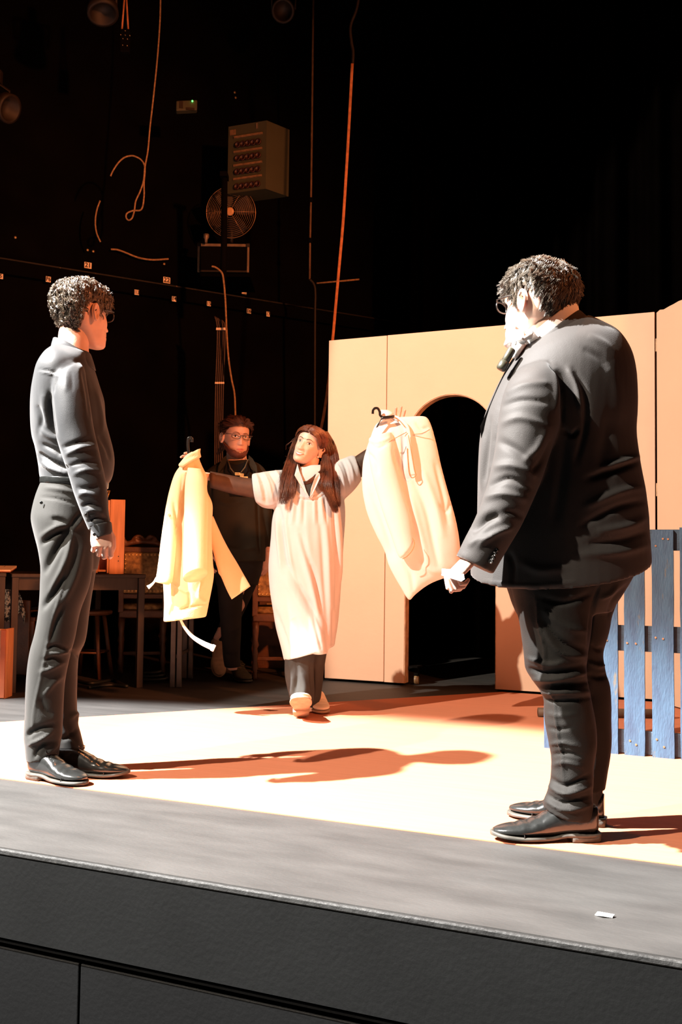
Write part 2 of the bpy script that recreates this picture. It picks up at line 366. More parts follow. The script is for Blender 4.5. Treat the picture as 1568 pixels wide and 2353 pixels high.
# long tube lying behind it
t0, t1 = G(1237, 1647, zc), G(1545, 1651, zc); m_pole = mat('brown_tube', (0.10, 0.055, 0.032), 0.6, 0.3, 10)
rl = MB().tube([t0+Zu*0.025, (t0+t1)/2+Zu*0.025, t1+Zu*0.025], 0.0245, 18).build('rolled_tube', m_pole, None, True)
tag(rl, 'dark brown tube lying on the cloth behind the blue pallet', 'tube')
sc = G(1390, 2106); m_pap = mat('white_paper', (0.85, 0.84, 0.80), 0.7, 0.03)
V = []; 
for k, (a, b) in enumerate(((-0.021, -0.006), (-0.004, -0.012), (0.019, -0.005), (0.022, 0.006), (0.006, 0.011), (-0.017, 0.009))): V += [(sc[0]+a, sc[1]+b, 0.001+0.003*(k % 2)), (sc[0]+a, sc[1]+b, 0.0035+0.003*(k % 2))]
Fc = [[0, 2, 4, 6, 8, 10][::-1], [1, 3, 5, 7, 9, 11]]+[(2*k, (2*k+2) % 12, (2*k+3) % 12, 2*k+1) for k in range(6)]
tag(mesh_obj('paper_scrap', V, Fc, m_pap, None, False), 'torn scrap of white paper on the bare stage edge', 'paper')
# ------------------------------------------------------------ people: heads, hands, hair, shoes
def frame(a, pitch=0, roll=0):
    """head axes (x right of the person, y forward, z up); a: 0 faces picture right, 90 away, 180 left, -90 to the camera"""
    a = radians(a); f = Vector(Rh*cos(a)+Fh*sin(a)); z = Vector(Zu); x = f.cross(z)
    q = Matrix.Rotation(radians(roll), 3, f) @ Matrix.Rotation(radians(pitch), 3, x)
    return np.array((q@x)), np.array((q@f)), np.array((q@z))
HZ = np.array([  # z, half width, front, back
    (-.121, .010, .070, .046), (-.117, .026, .084, .025), (-.108, .037, .091, .005), (-.095, .045, .0925, -.012), (-.08, .0515, .0915, -.03),
    (-.06, .059, .0905, -.055), (-.04, .0655, .0895, -.076), (-.02, .0695, .088, -.088), (0, .0725, .087, -.096), (.025, .0755, .0885, -.101),
    (.05, .0765, .087, -.102), (.07, .0735, .080, -.097), (.088, .064, .066, -.085), (.103, .047, .044, -.064), (.112, .029, .020, -.040), (.1165, .010, -.002, -.018)])
def head_geo(sc=1.0, wide=1.0, jaw=1.0, nose=1.0, off=0.0, nt=72, smile=0.0, chin=0.0):
    zs = np.concatenate([np.linspace(-.121, .095, 78), np.linspace(.097, .1165, 9)]); tab = HZ
    u = np.linspace(-1, 1, nt, endpoint=False); th = np.pi*np.sign(u)*np.abs(u)**1.35
    V = []; TH = []
    for z in zs:
        w = np.interp(z, tab[:, 0], tab[:, 1])*wide; f = np.interp(z, tab[:, 0], tab[:, 2]); b = np.interp(z, tab[:, 0], tab[:, 3])
        if z < -.02: w *= 1+(jaw-1)*min(1, (-.02-z)/.05)
        yc = f*0.25+b*0.75 if z > -.06 else (f+b)/2*0.6+b*0.4
        s_, c_ = np.sin(th), np.cos(th)
        x = (w+off)*np.sign(s_)*np.abs(s_)**0.92
        y = yc+np.where(c_ > 0, (f-yc+off)*np.abs(c_)**0.80, -(yc-b+off)*np.abs(c_)**0.92)
        zz = np.full(nt, z)
        m = smooth_clip(c_, 0.05, 0.5)
        g = lambda cx, cz, sx, sz: np.exp(-((x-cx)/sx)**2-((z-cz)/sz)**2)
        d = np.zeros(nt)
        if off == 0:
            ax = np.abs(x); ga = lambda cx, cz, sx, sz: np.exp(-((ax-cx)/sx)**2-((z-cz)/sz)**2)
            t = (0.006-z)/.052
            if -0.15 < t < 1.25:
                tc_ = min(max(t, 0), 1); d += nose*(0.006+.017*tc_**1.2)*np.exp(-(x/(.0075+.0045*tc_))**2)*(smooth_clip(np.array([t]), -.15, .15)[0])*(1-smooth_clip(np.array([t]), 1.0, 1.22)[0])
            d += nose*.006*ga(.0125, -.043, .0065, .007)
            d -= .011*ga(.031, -.001, .016, .011); d += .0035*ga(.030, .019, .022, .007); d -= .004*g(0, .008, .014, .012)
            d += (.004+.004*smile)*ga(.043-.004*smile, -.033, .018, .016); d += .004*g(0, -.074, .024, .017)
            d += .0030*g(0, -.0675, .020, .0045)+.0042*g(0, -.0825, .016, .0055)-.0035*g(0, -.0750, .022+.006*smile, .0028)
            d -= .003*g(0, -.093, .016, .005); d += (.005+chin)*g(0, -.108, .017, .011); d -= .0015*ga(.026, -.058, .005, .016)*(1+2*smile)
        y = y+d*m
        V.append(np.stack([x, y, zz], 1)*sc); TH.append(th)
    V = np.concatenate(V); n = len(zs); Fc = []
    for i in range(n-1):
        for k in range(nt): k2 = (k+1) % nt; Fc.append((i*nt+k, i*nt+k2, (i+1)*nt+k2, (i+1)*nt+k))
    Fc.append(list(range(nt))[::-1]); Fc.append([(n-1)*nt+k for k in range(nt)])
    return V, Fc, np.concatenate(TH)
def to_world(V, O, fr): return np.asarray(O)+V[:, :1]*fr[0]+V[:, 1:2]*fr[1]+V[:, 2:3]*fr[2]
def ear_geo(side, sc=1.0):
    V = []; Fc = []; nr, na = 7, 28
    for layer in (0, 1):
        for i in range(nr+1):
            r = i/nr
            for k in range(na):
                a = 2*pi*k/na; oy, oz = cos(a), sin(a)
                wy = .0175*(1.0-.30*max(0, -oz)); yy = oy*wy*r-.006+(.004 if oz > 0 else 0)*r*0; z = oz*.032*r
                h = (.007+.010*math.exp(-((r-.88)/.16)**2)-.006*math.exp(-(r/.42)**2)+.004*math.exp(-((r-.55)/.1)**2)*(oz > -0.3)) if layer == 0 else -.004+.006*r
                lift = .30*max(0, -(yy-.01))
                V.append(((.0665+h*(.9)+lift)*1.0*side*1.06, yy-.012, z-.012))
    m = (nr+1)*na
    for L in (0, 1):
        for i in range(nr):
            for k in range(na): k2 = (k+1) % na; Fc.append((L*m+i*na+k, L*m+i*na+k2, L*m+(i+1)*na+k2, L*m+(i+1)*na+k))
    for k in range(na): k2 = (k+1) % na; Fc.append((nr*na+k, nr*na+k2, m+nr*na+k2, m+nr*na+k))
    return np.array(V)*sc, Fc
def hair_cap(off, zmin, sc=1.0, amp=.004, seed=0, fs=55, wide=1.0):
    V, Fc, TH = head_geo(1.0, wide, off=off)
    keep = V[:, 2] >= np.array([np.interp(abs(t), zmin[0], zmin[1]) for t in TH])-0.004
    N = normals(V, Fc)
    for i in range(len(V)):
        if keep[i]: V[i] += N[i]*amp*noise.noise(Vector(V[i])*fs+Vector((seed, 0, 0)))
    F2 = [f for f in Fc if all(keep[j] for j in f)]
    use = sorted({j for f in F2 for j in f}); mp = {j: i for i, j in enumerate(use)}
    return V[use]*sc, [tuple(mp[j] for j in f) for f in F2], N[use]
def strands_obj(name, PT, r0, m, parent, tip=0.25, **pr):
    PT = np.asarray(PT, float); S, K, _ = PT.shape
    T = np.gradient(PT, axis=1); T /= np.linalg.norm(T, axis=2)[..., None]+1e-9
    ref = np.tile(np.array([0.31, 0.52, 0.79]), (S, K, 1)); n1 = np.cross(T, ref); n1 /= np.linalg.norm(n1, axis=2)[..., None]+1e-9; n2 = np.cross(T, n1)
    rad = (np.asarray(r0).reshape(-1, 1) if np.ndim(r0) else np.full((1, 1), r0))*np.interp(np.linspace(0, 1, K), [0, .55, 1], [1, .9, tip])[None, :]
    V = np.stack([PT+rad[..., None]*(cos(2*pi*q/3)*n1+sin(2*pi*q/3)*n2) for q in range(3)], 2).reshape(-1, 3)
    base = (np.arange(S)[:, None]*K+np.arange(K-1)[None, :]).reshape(-1)*3; F = []
    for q in range(3):
        q2 = (q+1) % 3; F.append(np.stack([base+q, base+q2, base+3+q2, base+3+q], 1))
    return mesh_obj(name, V, np.concatenate(F).tolist(), m, parent, True, **pr)
def short_hair(name, O, fr, m, parent, n, zmin, L, curl=.005, om=6, whorl=(0, -.05, .1), lift=.35, r=.0011, seed=1, sc=1.0, K=7, offc=.010, capamp=.004, wide=1.0, lenf=None, droop=0.0, clump=.09, rnd=.22, liftf=None):
    """a scalp cap and curved locks combed away from the whorl"""
    rg = np.random.RandomState(seed)
    V, Fc, N = hair_cap(offc, zmin, sc, capamp, seed, 55, wide)
    cap = mesh_obj(name, to_world(V, O, fr), Fc, m, parent)
    idx = rg.randint(0, len(V), n); wh = np.array(whorl); PT = np.zeros((n, K, 3)); t = np.linspace(0, 1, K)
    ncl = max(8, int(n*clump)); cen = rg.randint(0, len(V), ncl); Cp = V[cen]; cprm = [(rg.normal(0, rnd, 3), rg.uniform(*L), rg.uniform(0, 6.28), curl*rg.uniform(.6, 1.3), om*rg.uniform(.7, 1.3), rg.uniform(.75, 1.25)) for _ in range(ncl)]
    def path(p, nn, pr):
        dv, l, ph, cr, w, lf = pr; c = p-wh*sc; c = c-nn*(c@nn); c /= np.linalg.norm(c)+1e-6
        c = c+dv; c[2] -= droop; c -= nn*(c@nn); c /= np.linalg.norm(c)+1e-6; b = np.cross(nn, c); l = l*(lenf(p) if lenf else 1); lft = lift*lf*(liftf(p) if liftf else 1)
        return p-nn*.004+l*(c[None]*(t*.92)[:, None]+nn[None]*(lft*t-lft*.8*t*t)[:, None]*1.3)+cr*((t**.6)[:, None])*(nn[None]*(np.sin(w*t+ph)*.7)[:, None]+b[None]*np.cos(w*t+ph)[:, None])
    CP = np.array([path(Cp[k], N[cen[k]], cprm[k]) for k in range(ncl)])
    for s, i in enumerate(idx):
        p = V[i]+rg.normal(0, .002, 3); k = int(np.argmin(((Cp-p)**2).sum(1))); own = path(p, N[i], cprm[k]); tip_ = CP[k]+(rg.normal(0, .0016, 3))
        wgt = (t**1.1*rg.uniform(.45, .85))[:, None]; PT[s] = own*(1-wgt)+tip_*wgt
    lk = strands_obj('lock', to_world(PT.reshape(-1, 3), O, fr).reshape(n, K, 3), r*rg.uniform(.7, 1.5, n), m, cap, kind='stuff')
    return cap
def hand_geo(W, ydir, palm, thumb_side, curls, spread=(8, 2, -4, -11), thumb=((.75, .55, -.35), (.35, .9, -.3), (.1, .95, -.3)), sc=1.0, vox=.0022, wrist=.05):
    """W wrist, ydir along the hand, palm = direction the palm faces, thumb_side = +1/-1 picks the hand"""
    Y = np.array(ydir, float); Y /= np.linalg.norm(Y); Zd = -np.array(palm, float); Zd -= Y*(Zd@Y); Zd /= np.linalg.norm(Zd); X = np.cross(Y, Zd)*thumb_side
    g = []
    def seg(pts, rs, n=12, fl=1.0):
        V, F = tube_geo(pts, rs, n); g.append((np.array(V), F))
        for p, r_ in ((pts[0], rs[0]), (pts[-1], rs[-1])):
            b = MB().lathe(p, [(r_*.3, -r_*.92), (r_*.75, -r_*.6), (r_*.98, 0), (r_*.75, r_*.6), (r_*.3, r_*.92)], 10); g.append((np.array(b.V), b.F))
    L3 = lambda x, y, z: np.array([x, y, z], float)
    g.append(loft([(L3(0, -wrist, 0), L3(.029, 0, 0), L3(0, 0, .021)), (L3(0, 0, 0), L3(.028, 0, 0), L3(0, 0, .019)), (L3(.001, .03, -.001), L3(.037, 0, 0), L3(0, 0, .0175)),
                   (L3(0, .07, -.001), L3(.041, 0, 0), L3(0, 0, .0145)), (L3(0, .096, 0), L3(.038, 0, 0), L3(0, 0, .0095))], 20, 4, 2.3))
    kn = [(.0285, .094), (.0095, .098), (-.0095, .094), (-.0275, .086)]; ln = [.078, .086, .079, .061]; rr = [.0092, .0094, .0088, .0078]
    for i in range(4):
        sp = radians(spread[i]); yv = L3(sin(sp), cos(sp), 0); p = L3(kn[i][0], kn[i][1], 0); a = 0
        pts = [p-yv*.02, p]; rs = [rr[i]*1.05, rr[i]*1.06]
        for q, fr_ in enumerate((.44, .31, .25)):
            a += radians(curls[i][q]); d = yv*cos(a)-L3(0, 0, 1)*sin(a); p = p+d*ln[i]*fr_
            pts.append(p); rs.append(rr[i]*(1.0, .93, .74)[q])
        cp = [pts[0]]; cr = [rs[0]]
        for j in range(1, len(pts)):
            for k in (0.5, 1.0): cp.append(pts[j-1]*(1-k)+pts[j]*k); cr.append((rs[j-1]*(1-k)+rs[j]*k)*(0.95 if k == .5 else 1))
        seg(cp, cr)
    p = L3(.022, .022, -.006); pts = [p]; rs = [.0145]
    for (d, l, r_) in zip(thumb, (.042, .034, .026), (.0118, .0100, .0074)):
        d = L3(*d); d /= np.linalg.norm(d); p = p+d*l; pts.append(p); rs.append(r_)
    seg(pts, rs)
    V, F = join(*g); V, F = remesh(V, F, vox, 2, 0.5); V = V*sc
    return np.array(W)+V[:, :1]*X+V[:, 1:2]*Y+V[:, 2:3]*Zd, F
def shoe(name, heel, dirv, length, parent, mu, ms, width=0.098, toe=0.0, laces=True, label=None, high=.0, mlace=None, pitch=0.0, square=2.2):
    """leather shoe: sole point under the heel, heading dirv"""
    Y = np.array(dirv, float); Y[2] = 0; Y /= np.linalg.norm(Y); X = np.array([Y[1], -Y[0], 0]); heel = np.array(heel, float); Zs = Zu.copy()
    if pitch: Yn = Y*cos(pitch)+Zu*sin(pitch); Zs = Zu*cos(pitch)-Y*sin(pitch); Y = Yn
    k = length/.30; w = width/.098
    tab = [(-.004, .020, .020, .095+high), (.008, .031, .018, .098+high), (.04, .036, .016, .098+high), (.08, .036, .014, .101+high), (.115, .038, .012, .092), (.15, .043, .010, .074), (.185, .047, .010, .058), (.22, .047, .011, .048), (.255, .041, .013, .042), (.28, .030, .016, .036), (.296, .014, .019, .030)]
    rings = []
    for (y, hw, z0, z1) in tab:
        rings.append((heel+Y*y*k+Zs*((z0+z1)/2+.004), X*hw*w, Zs*(z1-z0)/2, 2.4 if y < .13 else square))
    V, F = loft(rings, 28, 4)
    for i, v in enumerate(V):
        yy = (v-heel)@Y/k
        if .14 < yy < .24: V[i] += Zs*.0018*sin((yy-.14)*190)*smooth_clip(np.array([(v-heel)@Zs]), .03, .05)[0]
    up = mesh_obj(name, V, F, mu, parent)
    if label: up['label'] = label
    so = []
    for (y, hw) in ((-.012, .018), (-.004, .030), (.03, .039), (.09, .037), (.13, .038), (.18, .049), (.22, .050), (.26, .044), (.285, .032), (.303, .012)):
        lift = 0.0 if y < .2 else toe*((y-.2)/.1)**2
        h0 = .012 if y > .095 else .020
        so.append((heel+Y*y*k+Zs*(h0+lift), X*hw*w, Zs*.0065, 5))
    V, F = loft(so, 24, 3); mesh_obj('sole', V, F, ms, up)
    V, F = loft([(heel+Y*(-.010)*k+Zs*.011, X*.022*w, Zs*.011, 5), (heel+Y*.0*k+Zs*.011, X*.034*w, Zs*.011, 5), (heel+Y*.05*k+Zs*.011, X*.038*w, Zs*.011, 6), (heel+Y*.075*k+Zs*.011, X*.037*w, Zs*.011, 6)], 20, 2); mesh_obj('heel', V, F, ms, up)
    if laces:
        ml = mlace or mu
        for j, y in enumerate((.108, .124, .140)):
            z = np.interp(y, [q[0] for q in tab], [q[3] for q in tab])+.006
            MB().tube([heel+Y*(y+.004*sx_)*k+X*(.022*sx_)*w+Zs*(z-.004-abs(sx_)*.004) for sx_ in (-1, -.5, 0, .5, 1)], .0022, 6).build('lace', ml, up, True)
        yb, zb_ = .106, .104
        for sx_ in (-1, 1):
            c = heel+Y*yb*k+Zs*zb_
            MB().tube([c, c+X*.018*sx_*w+Zs*.012-Y*.004, c+X*.032*sx_*w+Zs*.004+Y*.004, c+X*.020*sx_*w-Zs*.006+Y*.006, c], .0017, 6).build('lace', ml, up, True)
        if True:
            V, F = tube_geo([heel+Y*.215*k+X*w*.049*sin(a)*.98+Zs*(.012+.040*cos(a)) for a in np.linspace(-1.45, 1.45, 13)], .0016, 6); mesh_obj('toe_cap_seam', V, F, mu, up)
    return up
def disc(mbk, c, n, r, h=.004): return mbk.lathe(np.array(c), [(r*.55, h*.55), (r*.8, h), (r, h*.6), (r, -h)], 14, Vector(n))
def patch(O, fr, bvh, top, bot, m, name, parent, eps=.0012, thick=.0015, nu=14, nv=4, sc=1.0):
    """thin shape laid on the face; top and bottom edges given as (x, z) points in head units"""
    A = catmull(np.array(top, float), 6)*sc; B = catmull(np.array(bot, float), 6)*sc; V = []; F = []
    ia = np.linspace(0, len(A)-1, nu+1); ib = np.linspace(0, len(B)-1, nu+1)
    for i in range(nu+1):
        a = np.array([np.interp(ia[i], range(len(A)), A[:, q]) for q in (0, 1)]); b = np.array([np.interp(ib[i], range(len(B)), B[:, q]) for q in (0, 1)])
        for j in range(nv+1):
            t = j/nv; x, z = a*(1-t)+b*t
            hit = bvh.ray_cast(Vector((x, .3, z)), Vector((0, -1, 0)))[0]
            y = hit.y if hit else .08*sc
            e = eps+thick*sin(pi*t)*(1 if 0 < i < nu else .3); V.append((x, y+e, z))
    for i in range(nu):
        for j in range(nv): a = i*(nv+1)+j; F.append((a, a+1, a+nv+2, a+nv+1))
    return mesh_obj(name, to_world(np.array(V), O, fr), F, m, parent)
def tube_loop(pts, r, n=8):
    V, F = tube_geo(list(pts)+[pts[0], pts[1]], r, n, False); return V, F
m_skin = mat('skin', (0.52, 0.315, 0.235), 0.5, 0.06, 25, 0.05, 200, spec=0.4, sss=0.12)
m_skin2 = mat('fair_skin', (0.60, 0.385, 0.30), 0.48, 0.05, 25, 0.04, 200, spec=0.4, sss=0.12)
m_lips = mat('lips', (0.46, 0.17, 0.14), 0.4, 0.1, 60)
m_eye = mat('eye_white', (0.72, 0.68, 0.64), 0.25, 0.03, 60)
m_iris = mat('dark_iris', (0.03, 0.018, 0.012), 0.15, 0.2, 80)
m_teeth = mat('teeth', (0.82, 0.78, 0.72), 0.3, 0.03, 60)
m_leather = mat('polished_black_leather', (0.012, 0.0125, 0.012), 0.22, 0.3, 30, 0.05, 120, spec=0.7)
m_sole = mat('dark_shoe_sole', (0.055, 0.05, 0.042), 0.5, 0.3, 40, spec=0.4)
m_metal = mat('dull_steel', (0.45, 0.44, 0.42), 0.35, 0.1, 30, metal=0.9)
m_button = mat('dark_horn_button', (0.03, 0.03, 0.03), 0.2, 0.3, 60, spec=0.8)
# ------------------------------------------------------------ tables, chairs and props in the wings
m_dark = mat('dark_stained_table', (0.018, 0.011, 0.007), 0.5, 0.3, 6, spec=0.4, stretch=(1, 8, 1))
m_wood = mat('orange_pine_wood', (0.50, 0.23, 0.10), 0.5, 0.2, 5, spec=0.35, stretch=(8, 8, 0.8)); m_redw = mat('red_stained_wood', (0.28, 0.075, 0.03), 0.5, 0.25, 6, spec=0.3)
m_carv = mat('carved_walnut', (0.10, 0.042, 0.018), 0.45, 0.3, 12, 0.2, 50, spec=0.45); m_broc = mat('gold_brocade', (0.26, 0.165, 0.06), 0.7, 0.5, 28, 0.3, 80, dark=(0.11, 0.06, 0.02))
m_brs = mat('brass_nail', (0.55, 0.36, 0.14), 0.35, 0.2, 40, metal=0.7); m_steel = mat('grey_leg_metal', (0.12, 0.10, 0.085), 0.5, 0.2, 20, metal=0.2)
m_page = mat('cream_paper', (0.80, 0.66, 0.50), 0.8, 0.04, 10); m_lace = mat('lace_cloth', (0.70, 0.58, 0.40), 0.8, 0.05, 20, wear=((0.015, 0.01, 0.008), 42, 0.47))
m_cable = mat('black_cable', (0.006, 0.010, 0.009), 0.5, 0.2, 20, spec=0.5)
TD = np.array([0.60, 0.80, 0]); TN = np.array([TD[1], -TD[0], 0]); AXT = (TD, -TN, Zu)    # table end runs with the wings
def table(pa, pb, length, h, label, legs=True):
    """pa, pb: feet of the two near legs; the table runs away from the stage"""
    u = (pb-pa)/np.linalg.norm(pb-pa); n = np.array([-u[1], u[0], 0]); w = np.linalg.norm(pb-pa); r = thing('table', (pa+pb)/2+n*length/2, label, 'table', 'dark tables in the wings')
    ax = (u, n, Zu); c = (pa+pb)/2
    MB().box(c+n*length/2+Zu*(h-.012), w+.05, length+.05, .024, ax, .004).build('table_top', m_dark, r)
    MB().box(c+n*.02+Zu*(h-.064), w-.03, .02, .078, ax).build('apron', m_dark, r); MB().box(c+n*(length-.02)+Zu*(h-.064), w-.03, .02, .078, ax).build('apron', m_dark, r)
    for s in (0, 1): MB().box((pa if s == 0 else pb)+n*length/2+Zu*(h-.064), .02, length-.06, .078, ax).build('apron', m_dark, r)
    for p in (pa, pb, pa+n*length, pb+n*length): MB().box(p+Zu*(h-.024)/2, .042, .042, h-.024, ax, .003).build('leg', m_dark, r)
    return r, u, n
ta, tb = G(27, 1593), G(319, 1580); TH = 0.735
t1, tu, tn = table(ta, tb, 1.25, TH, 'dark wooden table carrying the open wooden box, behind the person in the black shirt')
d2 = 0.08
t2, _, _ = table(ta-tu*(d2+.78), ta-tu*d2, 1.25, TH+.004, 'dark wooden table with the open book, cut by the left picture edge')
# open book
AXB = (tu, tn, Zu)
def ontab(px, py, h=TH): return G(px, py, h)
q = [G(-30, 1327, TH+.012), G(44, 1325, TH+.012), G(76, 1304, TH+.055), G(-10, 1304, TH+.05)]
bk = thing('open_book', (q[0]+q[1])/2-np.array([0, 0, .012]), 'open book with cream pages lying on the far left table', 'book')
q = [ta-tu*.42+tn*.02+Zu*(TH+.006), ta-tu*.02+tn*.06+Zu*(TH+.006), ta+tu*.06+tn*.36+Zu*(TH+.030), ta-tu*.30+tn*.36+Zu*(TH+.030)]
for k, (nm, m_, o) in enumerate((('cover', m_redw, 0), ('page_block', m_page, .006))):
    V = [v+Zu*o for v in q]+[v+Zu*(o+(.005 if k == 0 else .010)) for v in q]; mesh_obj(nm, V, [(3, 2, 1, 0), (4, 5, 6, 7), (0, 1, 5, 4), (1, 2, 6, 5), (2, 3, 7, 6), (3, 0, 4, 7)], m_, bk, False)
m_ink = mat('printed_ink', (0.05, 0.03, 0.02), 0.8, 0.1, 20)
for k in range(5):
    a = .18+.16*k; p0 = q[0]*(1-a)+q[1]*a; p1 = q[3]*(1-a)+q[2]*a; s0, s1 = p0*.35+p1*.65, p0*.12+p1*.88
    V, F = tube_geo([s0+Zu*.0163, s1+Zu*.0163], .0016, 4); mesh_obj('printed_line', V, F, m_ink, bk)
e = ta+tu*.27+tn*.06+Zu*TH
V, F = loft([(e+Zu*.014, tu*.02, tn*.012), (e+tu*.04+Zu*.018, Zu*.017, tn*.016), (e+tu*.09+Zu*.017, Zu*.016, tn*.016), (e+tu*.11+Zu*.015, Zu*.008, tn*.008)], 14, 3); tag(mesh_obj('cloth_bundle', V, F, m_page), 'small pale folded cloth on the table between the book and the box', 'cloth')
# tall open wooden box standing on the table
bc = tb-tu*.205+tn*.07+Zu*TH; bd = np.array(Rh)*.96+np.array(Fh)*.28; bd /= np.linalg.norm(bd); bn = np.array([-bd[1], bd[0], 0])
pL, pR = onplane(252, 1240, bc, bn), onplane(286, 1240, bc, bn); bw = np.linalg.norm((pR-pL)[:2]); hb = float(onplane(270, 1148, bc, bn)[2])-TH; x0 = pL.copy(); x0[2] = TH
bx = thing('wooden_box', x0+bd*bw/2, 'tall open pine box standing upright on the dark table', 'box')
AXb = (bd, bn, Zu)
MB().box(x0+bd*bw/2+Zu*hb/2, bw, .014, hb, AXb, .002).build('side_panel', m_wood, bx)
lw = bw*.62
MB().box(x0-bd*.008+bn*(.05)+Zu*hb/2, .012, .11, hb-.01, AXb, .002).build('side_panel', m_wood, bx)
MB().box(x0-bd*(.012+lw/2)+bn*.10+Zu*hb*.49, lw, .012, hb*.96, AXb, .002).build('back_panel', m_redw, bx)
for z in (.02, hb-.012): MB().box(x0-bd*(.012+lw/2)+bn*.055+Zu*z, lw, .09, .014, AXb, .002).build('shelf', m_wood, bx)
MB().box(x0-bd*(.018+lw)+bn*.06+Zu*hb*.48, .012, .10, hb*.94, AXb, .002).build('side_panel', m_wood, bx)
for (a, z) in ((bw*.62, .115), (bw*.62, .085)): MB().lathe(x0+bd*a-bn*.0075+Zu*z, [(.004, -.001), (.004, .0015)], 8, -bn).build('screw', m_dark, bx)
MB().tube([x0-bd*.03+bn*.02+Zu*(hb), x0-bd*.02+bn*.02+Zu*(hb+.055), x0-bd*.005+bn*.02+Zu*(hb+.06), x0-bd*.022+bn*.02+Zu*(hb+.002)], .004, 6).build('clasp', m_brs, bx, True)
# carved chairs with brocade backs
def turned(mb_, p, h, r0):
    pr = [(r0*.8, 0), (r0, .02), (r0*.7, .05), (r0*1.15, .09), (r0*.75, .13), (r0*1.0, h*.45), (r0*.7, h*.52), (r0*1.25, h*.58), (r0*.8, h*.66), (r0*1.1, h*.8), (r0*1.2, h)]
    return mb_.lathe(p, [(a, b) for a, b in pr], 14)
def carved_chair(c, yaw_dir, w, label):
    u = np.array(yaw_dir, float); u /= np.linalg.norm(u); n = np.array([-u[1], u[0], 0]); ax = (u, n, Zu)         # u across, n away from us
    r = thing('carved_chair', c, label, 'chair', 'carved chairs in the wings')
    sh_ = .45
    for a in (-1, 1):
        turned(MB(), c+u*a*w*.44+n*.03, .42, .022).build('leg', m_carv, r, True); turned(MB(), c+u*a*w*.44+n*.42, .42, .022).build('leg', m_carv, r, True)
        MB().box(c+u*a*w*.46+n*.01+Zu*.72, .04, .035, .55, ax, .006).build('stile', m_carv, r)
        MB().box(c+u*a*w*.44+n*.225+Zu*.13, .022, .36, .026, ax, .004).build('stretcher', m_carv, r)
    MB().box(c+u*0+n*.225+Zu*.13, w*.84, .022, .026, ax, .004).build('stretcher', m_carv, r)
    MB().box(c+n*.225+Zu*.435, w*1.0, .46, .06, ax, .01).build('seat_frame', m_carv, r)
    V, F = loft([(c+n*.225+Zu*.465, u*w*.46, n*.21, 5), (c+n*.225+Zu*.49, u*w*.47, n*.215, 5), (c+n*.225+Zu*.51, u*w*.42, n*.19, 5)], 28, 3); mesh_obj('seat', V, F, m_broc, r)
    MB().box(c+n*.01+Zu*.565, w*.90, .03, .035, ax, .005).build('lower_rail', m_carv, r); MB().box(c+n*.01+Zu*.905, w*.90, .03, .04, ax, .005).build('upper_rail', m_carv, r)
    pn = MB().box(c+n*.01+Zu*.735, w*.84, .05, .30, ax, .012).build('back_panel', m_broc, r)
    for k in range(11):
        t = k/10-.5
        for z in (.603, .868): disc(MB(), c+u*t*w*.76-n*.016+Zu*z, -n, .008, .004).build('brass_nail', m_brs, pn, True)
    for k in range(1, 8):
        for a in (-1, 1): disc(MB(), c+u*a*w*.38-n*.016+Zu*(.603+.265*k/8), -n, .008, .004).build('brass_nail', m_brs, pn, True)
    cr = MB(); g = []
    for a in (-1, 1):
        pts = [c+u*a*w*x+Zu*z+n*.01 for x, z in ((.46, .925), (.40, .955), (.32, .948), (.26, .965), (.20, .995), (.10, 1.005), (.04, .985), (.08, .960), (.16, .965))]
        V, F = tube_geo(catmull(pts, 5), .013, 8); g.append((np.array(V), F))
        for (x, z, rr_) in ((.42, .965, .018), (.18, .975, .02), (.28, .955, .016)): b = MB().lathe(c+u*a*w*x+Zu*z+n*.01, [(rr_*.4, -.02), (rr_, -.006), (rr_, .006), (rr_*.4, .02)], 10, n); g.append((np.array(b.V), b.F))
    V, F = tube_geo([c+u*x*w+Zu*(.935+.03*(1-(x/.46)**2))+n*.01 for x in np.linspace(-.46, .46, 11)], .02, 8); g.append((np.array(V), F))
    V, F = join(*g); V, F = remesh(V, F, .006, 2); mesh_obj('carved_crest', V, F, m_carv, r)
    return r
cc = G(325, 1562); carved_chair(P(331, 1290, 7.3)*np.array([1, 1, 0]), Rh*.97+Fh*.2, .345, 'carved walnut chair with nailed brocade back, behind the table end')
carved_chair(P(640, 1290, 7.0)*np.array([1, 1, 0]), Rh*.98+Fh*.1, .345, 'carved walnut chair half hidden behind the white smock')
# chest of drawers
dc = P(636, 1290, 7.95)*np.array([1, 1, 0]); AXR = (Rh, Fh, Zu)
dw = thing('drawer_cabinet', dc, 'small wooden drawer cabinet with brass pulls behind the white smock', 'cabinet')
zt_ = float(P(620, 1216, 7.95)[2]); MB().box(dc+Zu*(zt_/2), .26, .30, zt_, AXR, .004).build('carcass', m_carv, dw)
for k in range(7):
    z = zt_-.045-.083*k-(.04 if k else 0); o = .012 if k != 1 else .03
    dr_ = MB().box(dc-Fh*(.15+o/2)+Zu*z, .24, o+.006, .074, AXR, .003).build('drawer', m_carv, dw)
    MB().box(dc-Fh*(.158+o)+Zu*(z-.010)-Rh*.02, .085, .010, .022, AXR, .003).build('pull', m_brs, dr_)
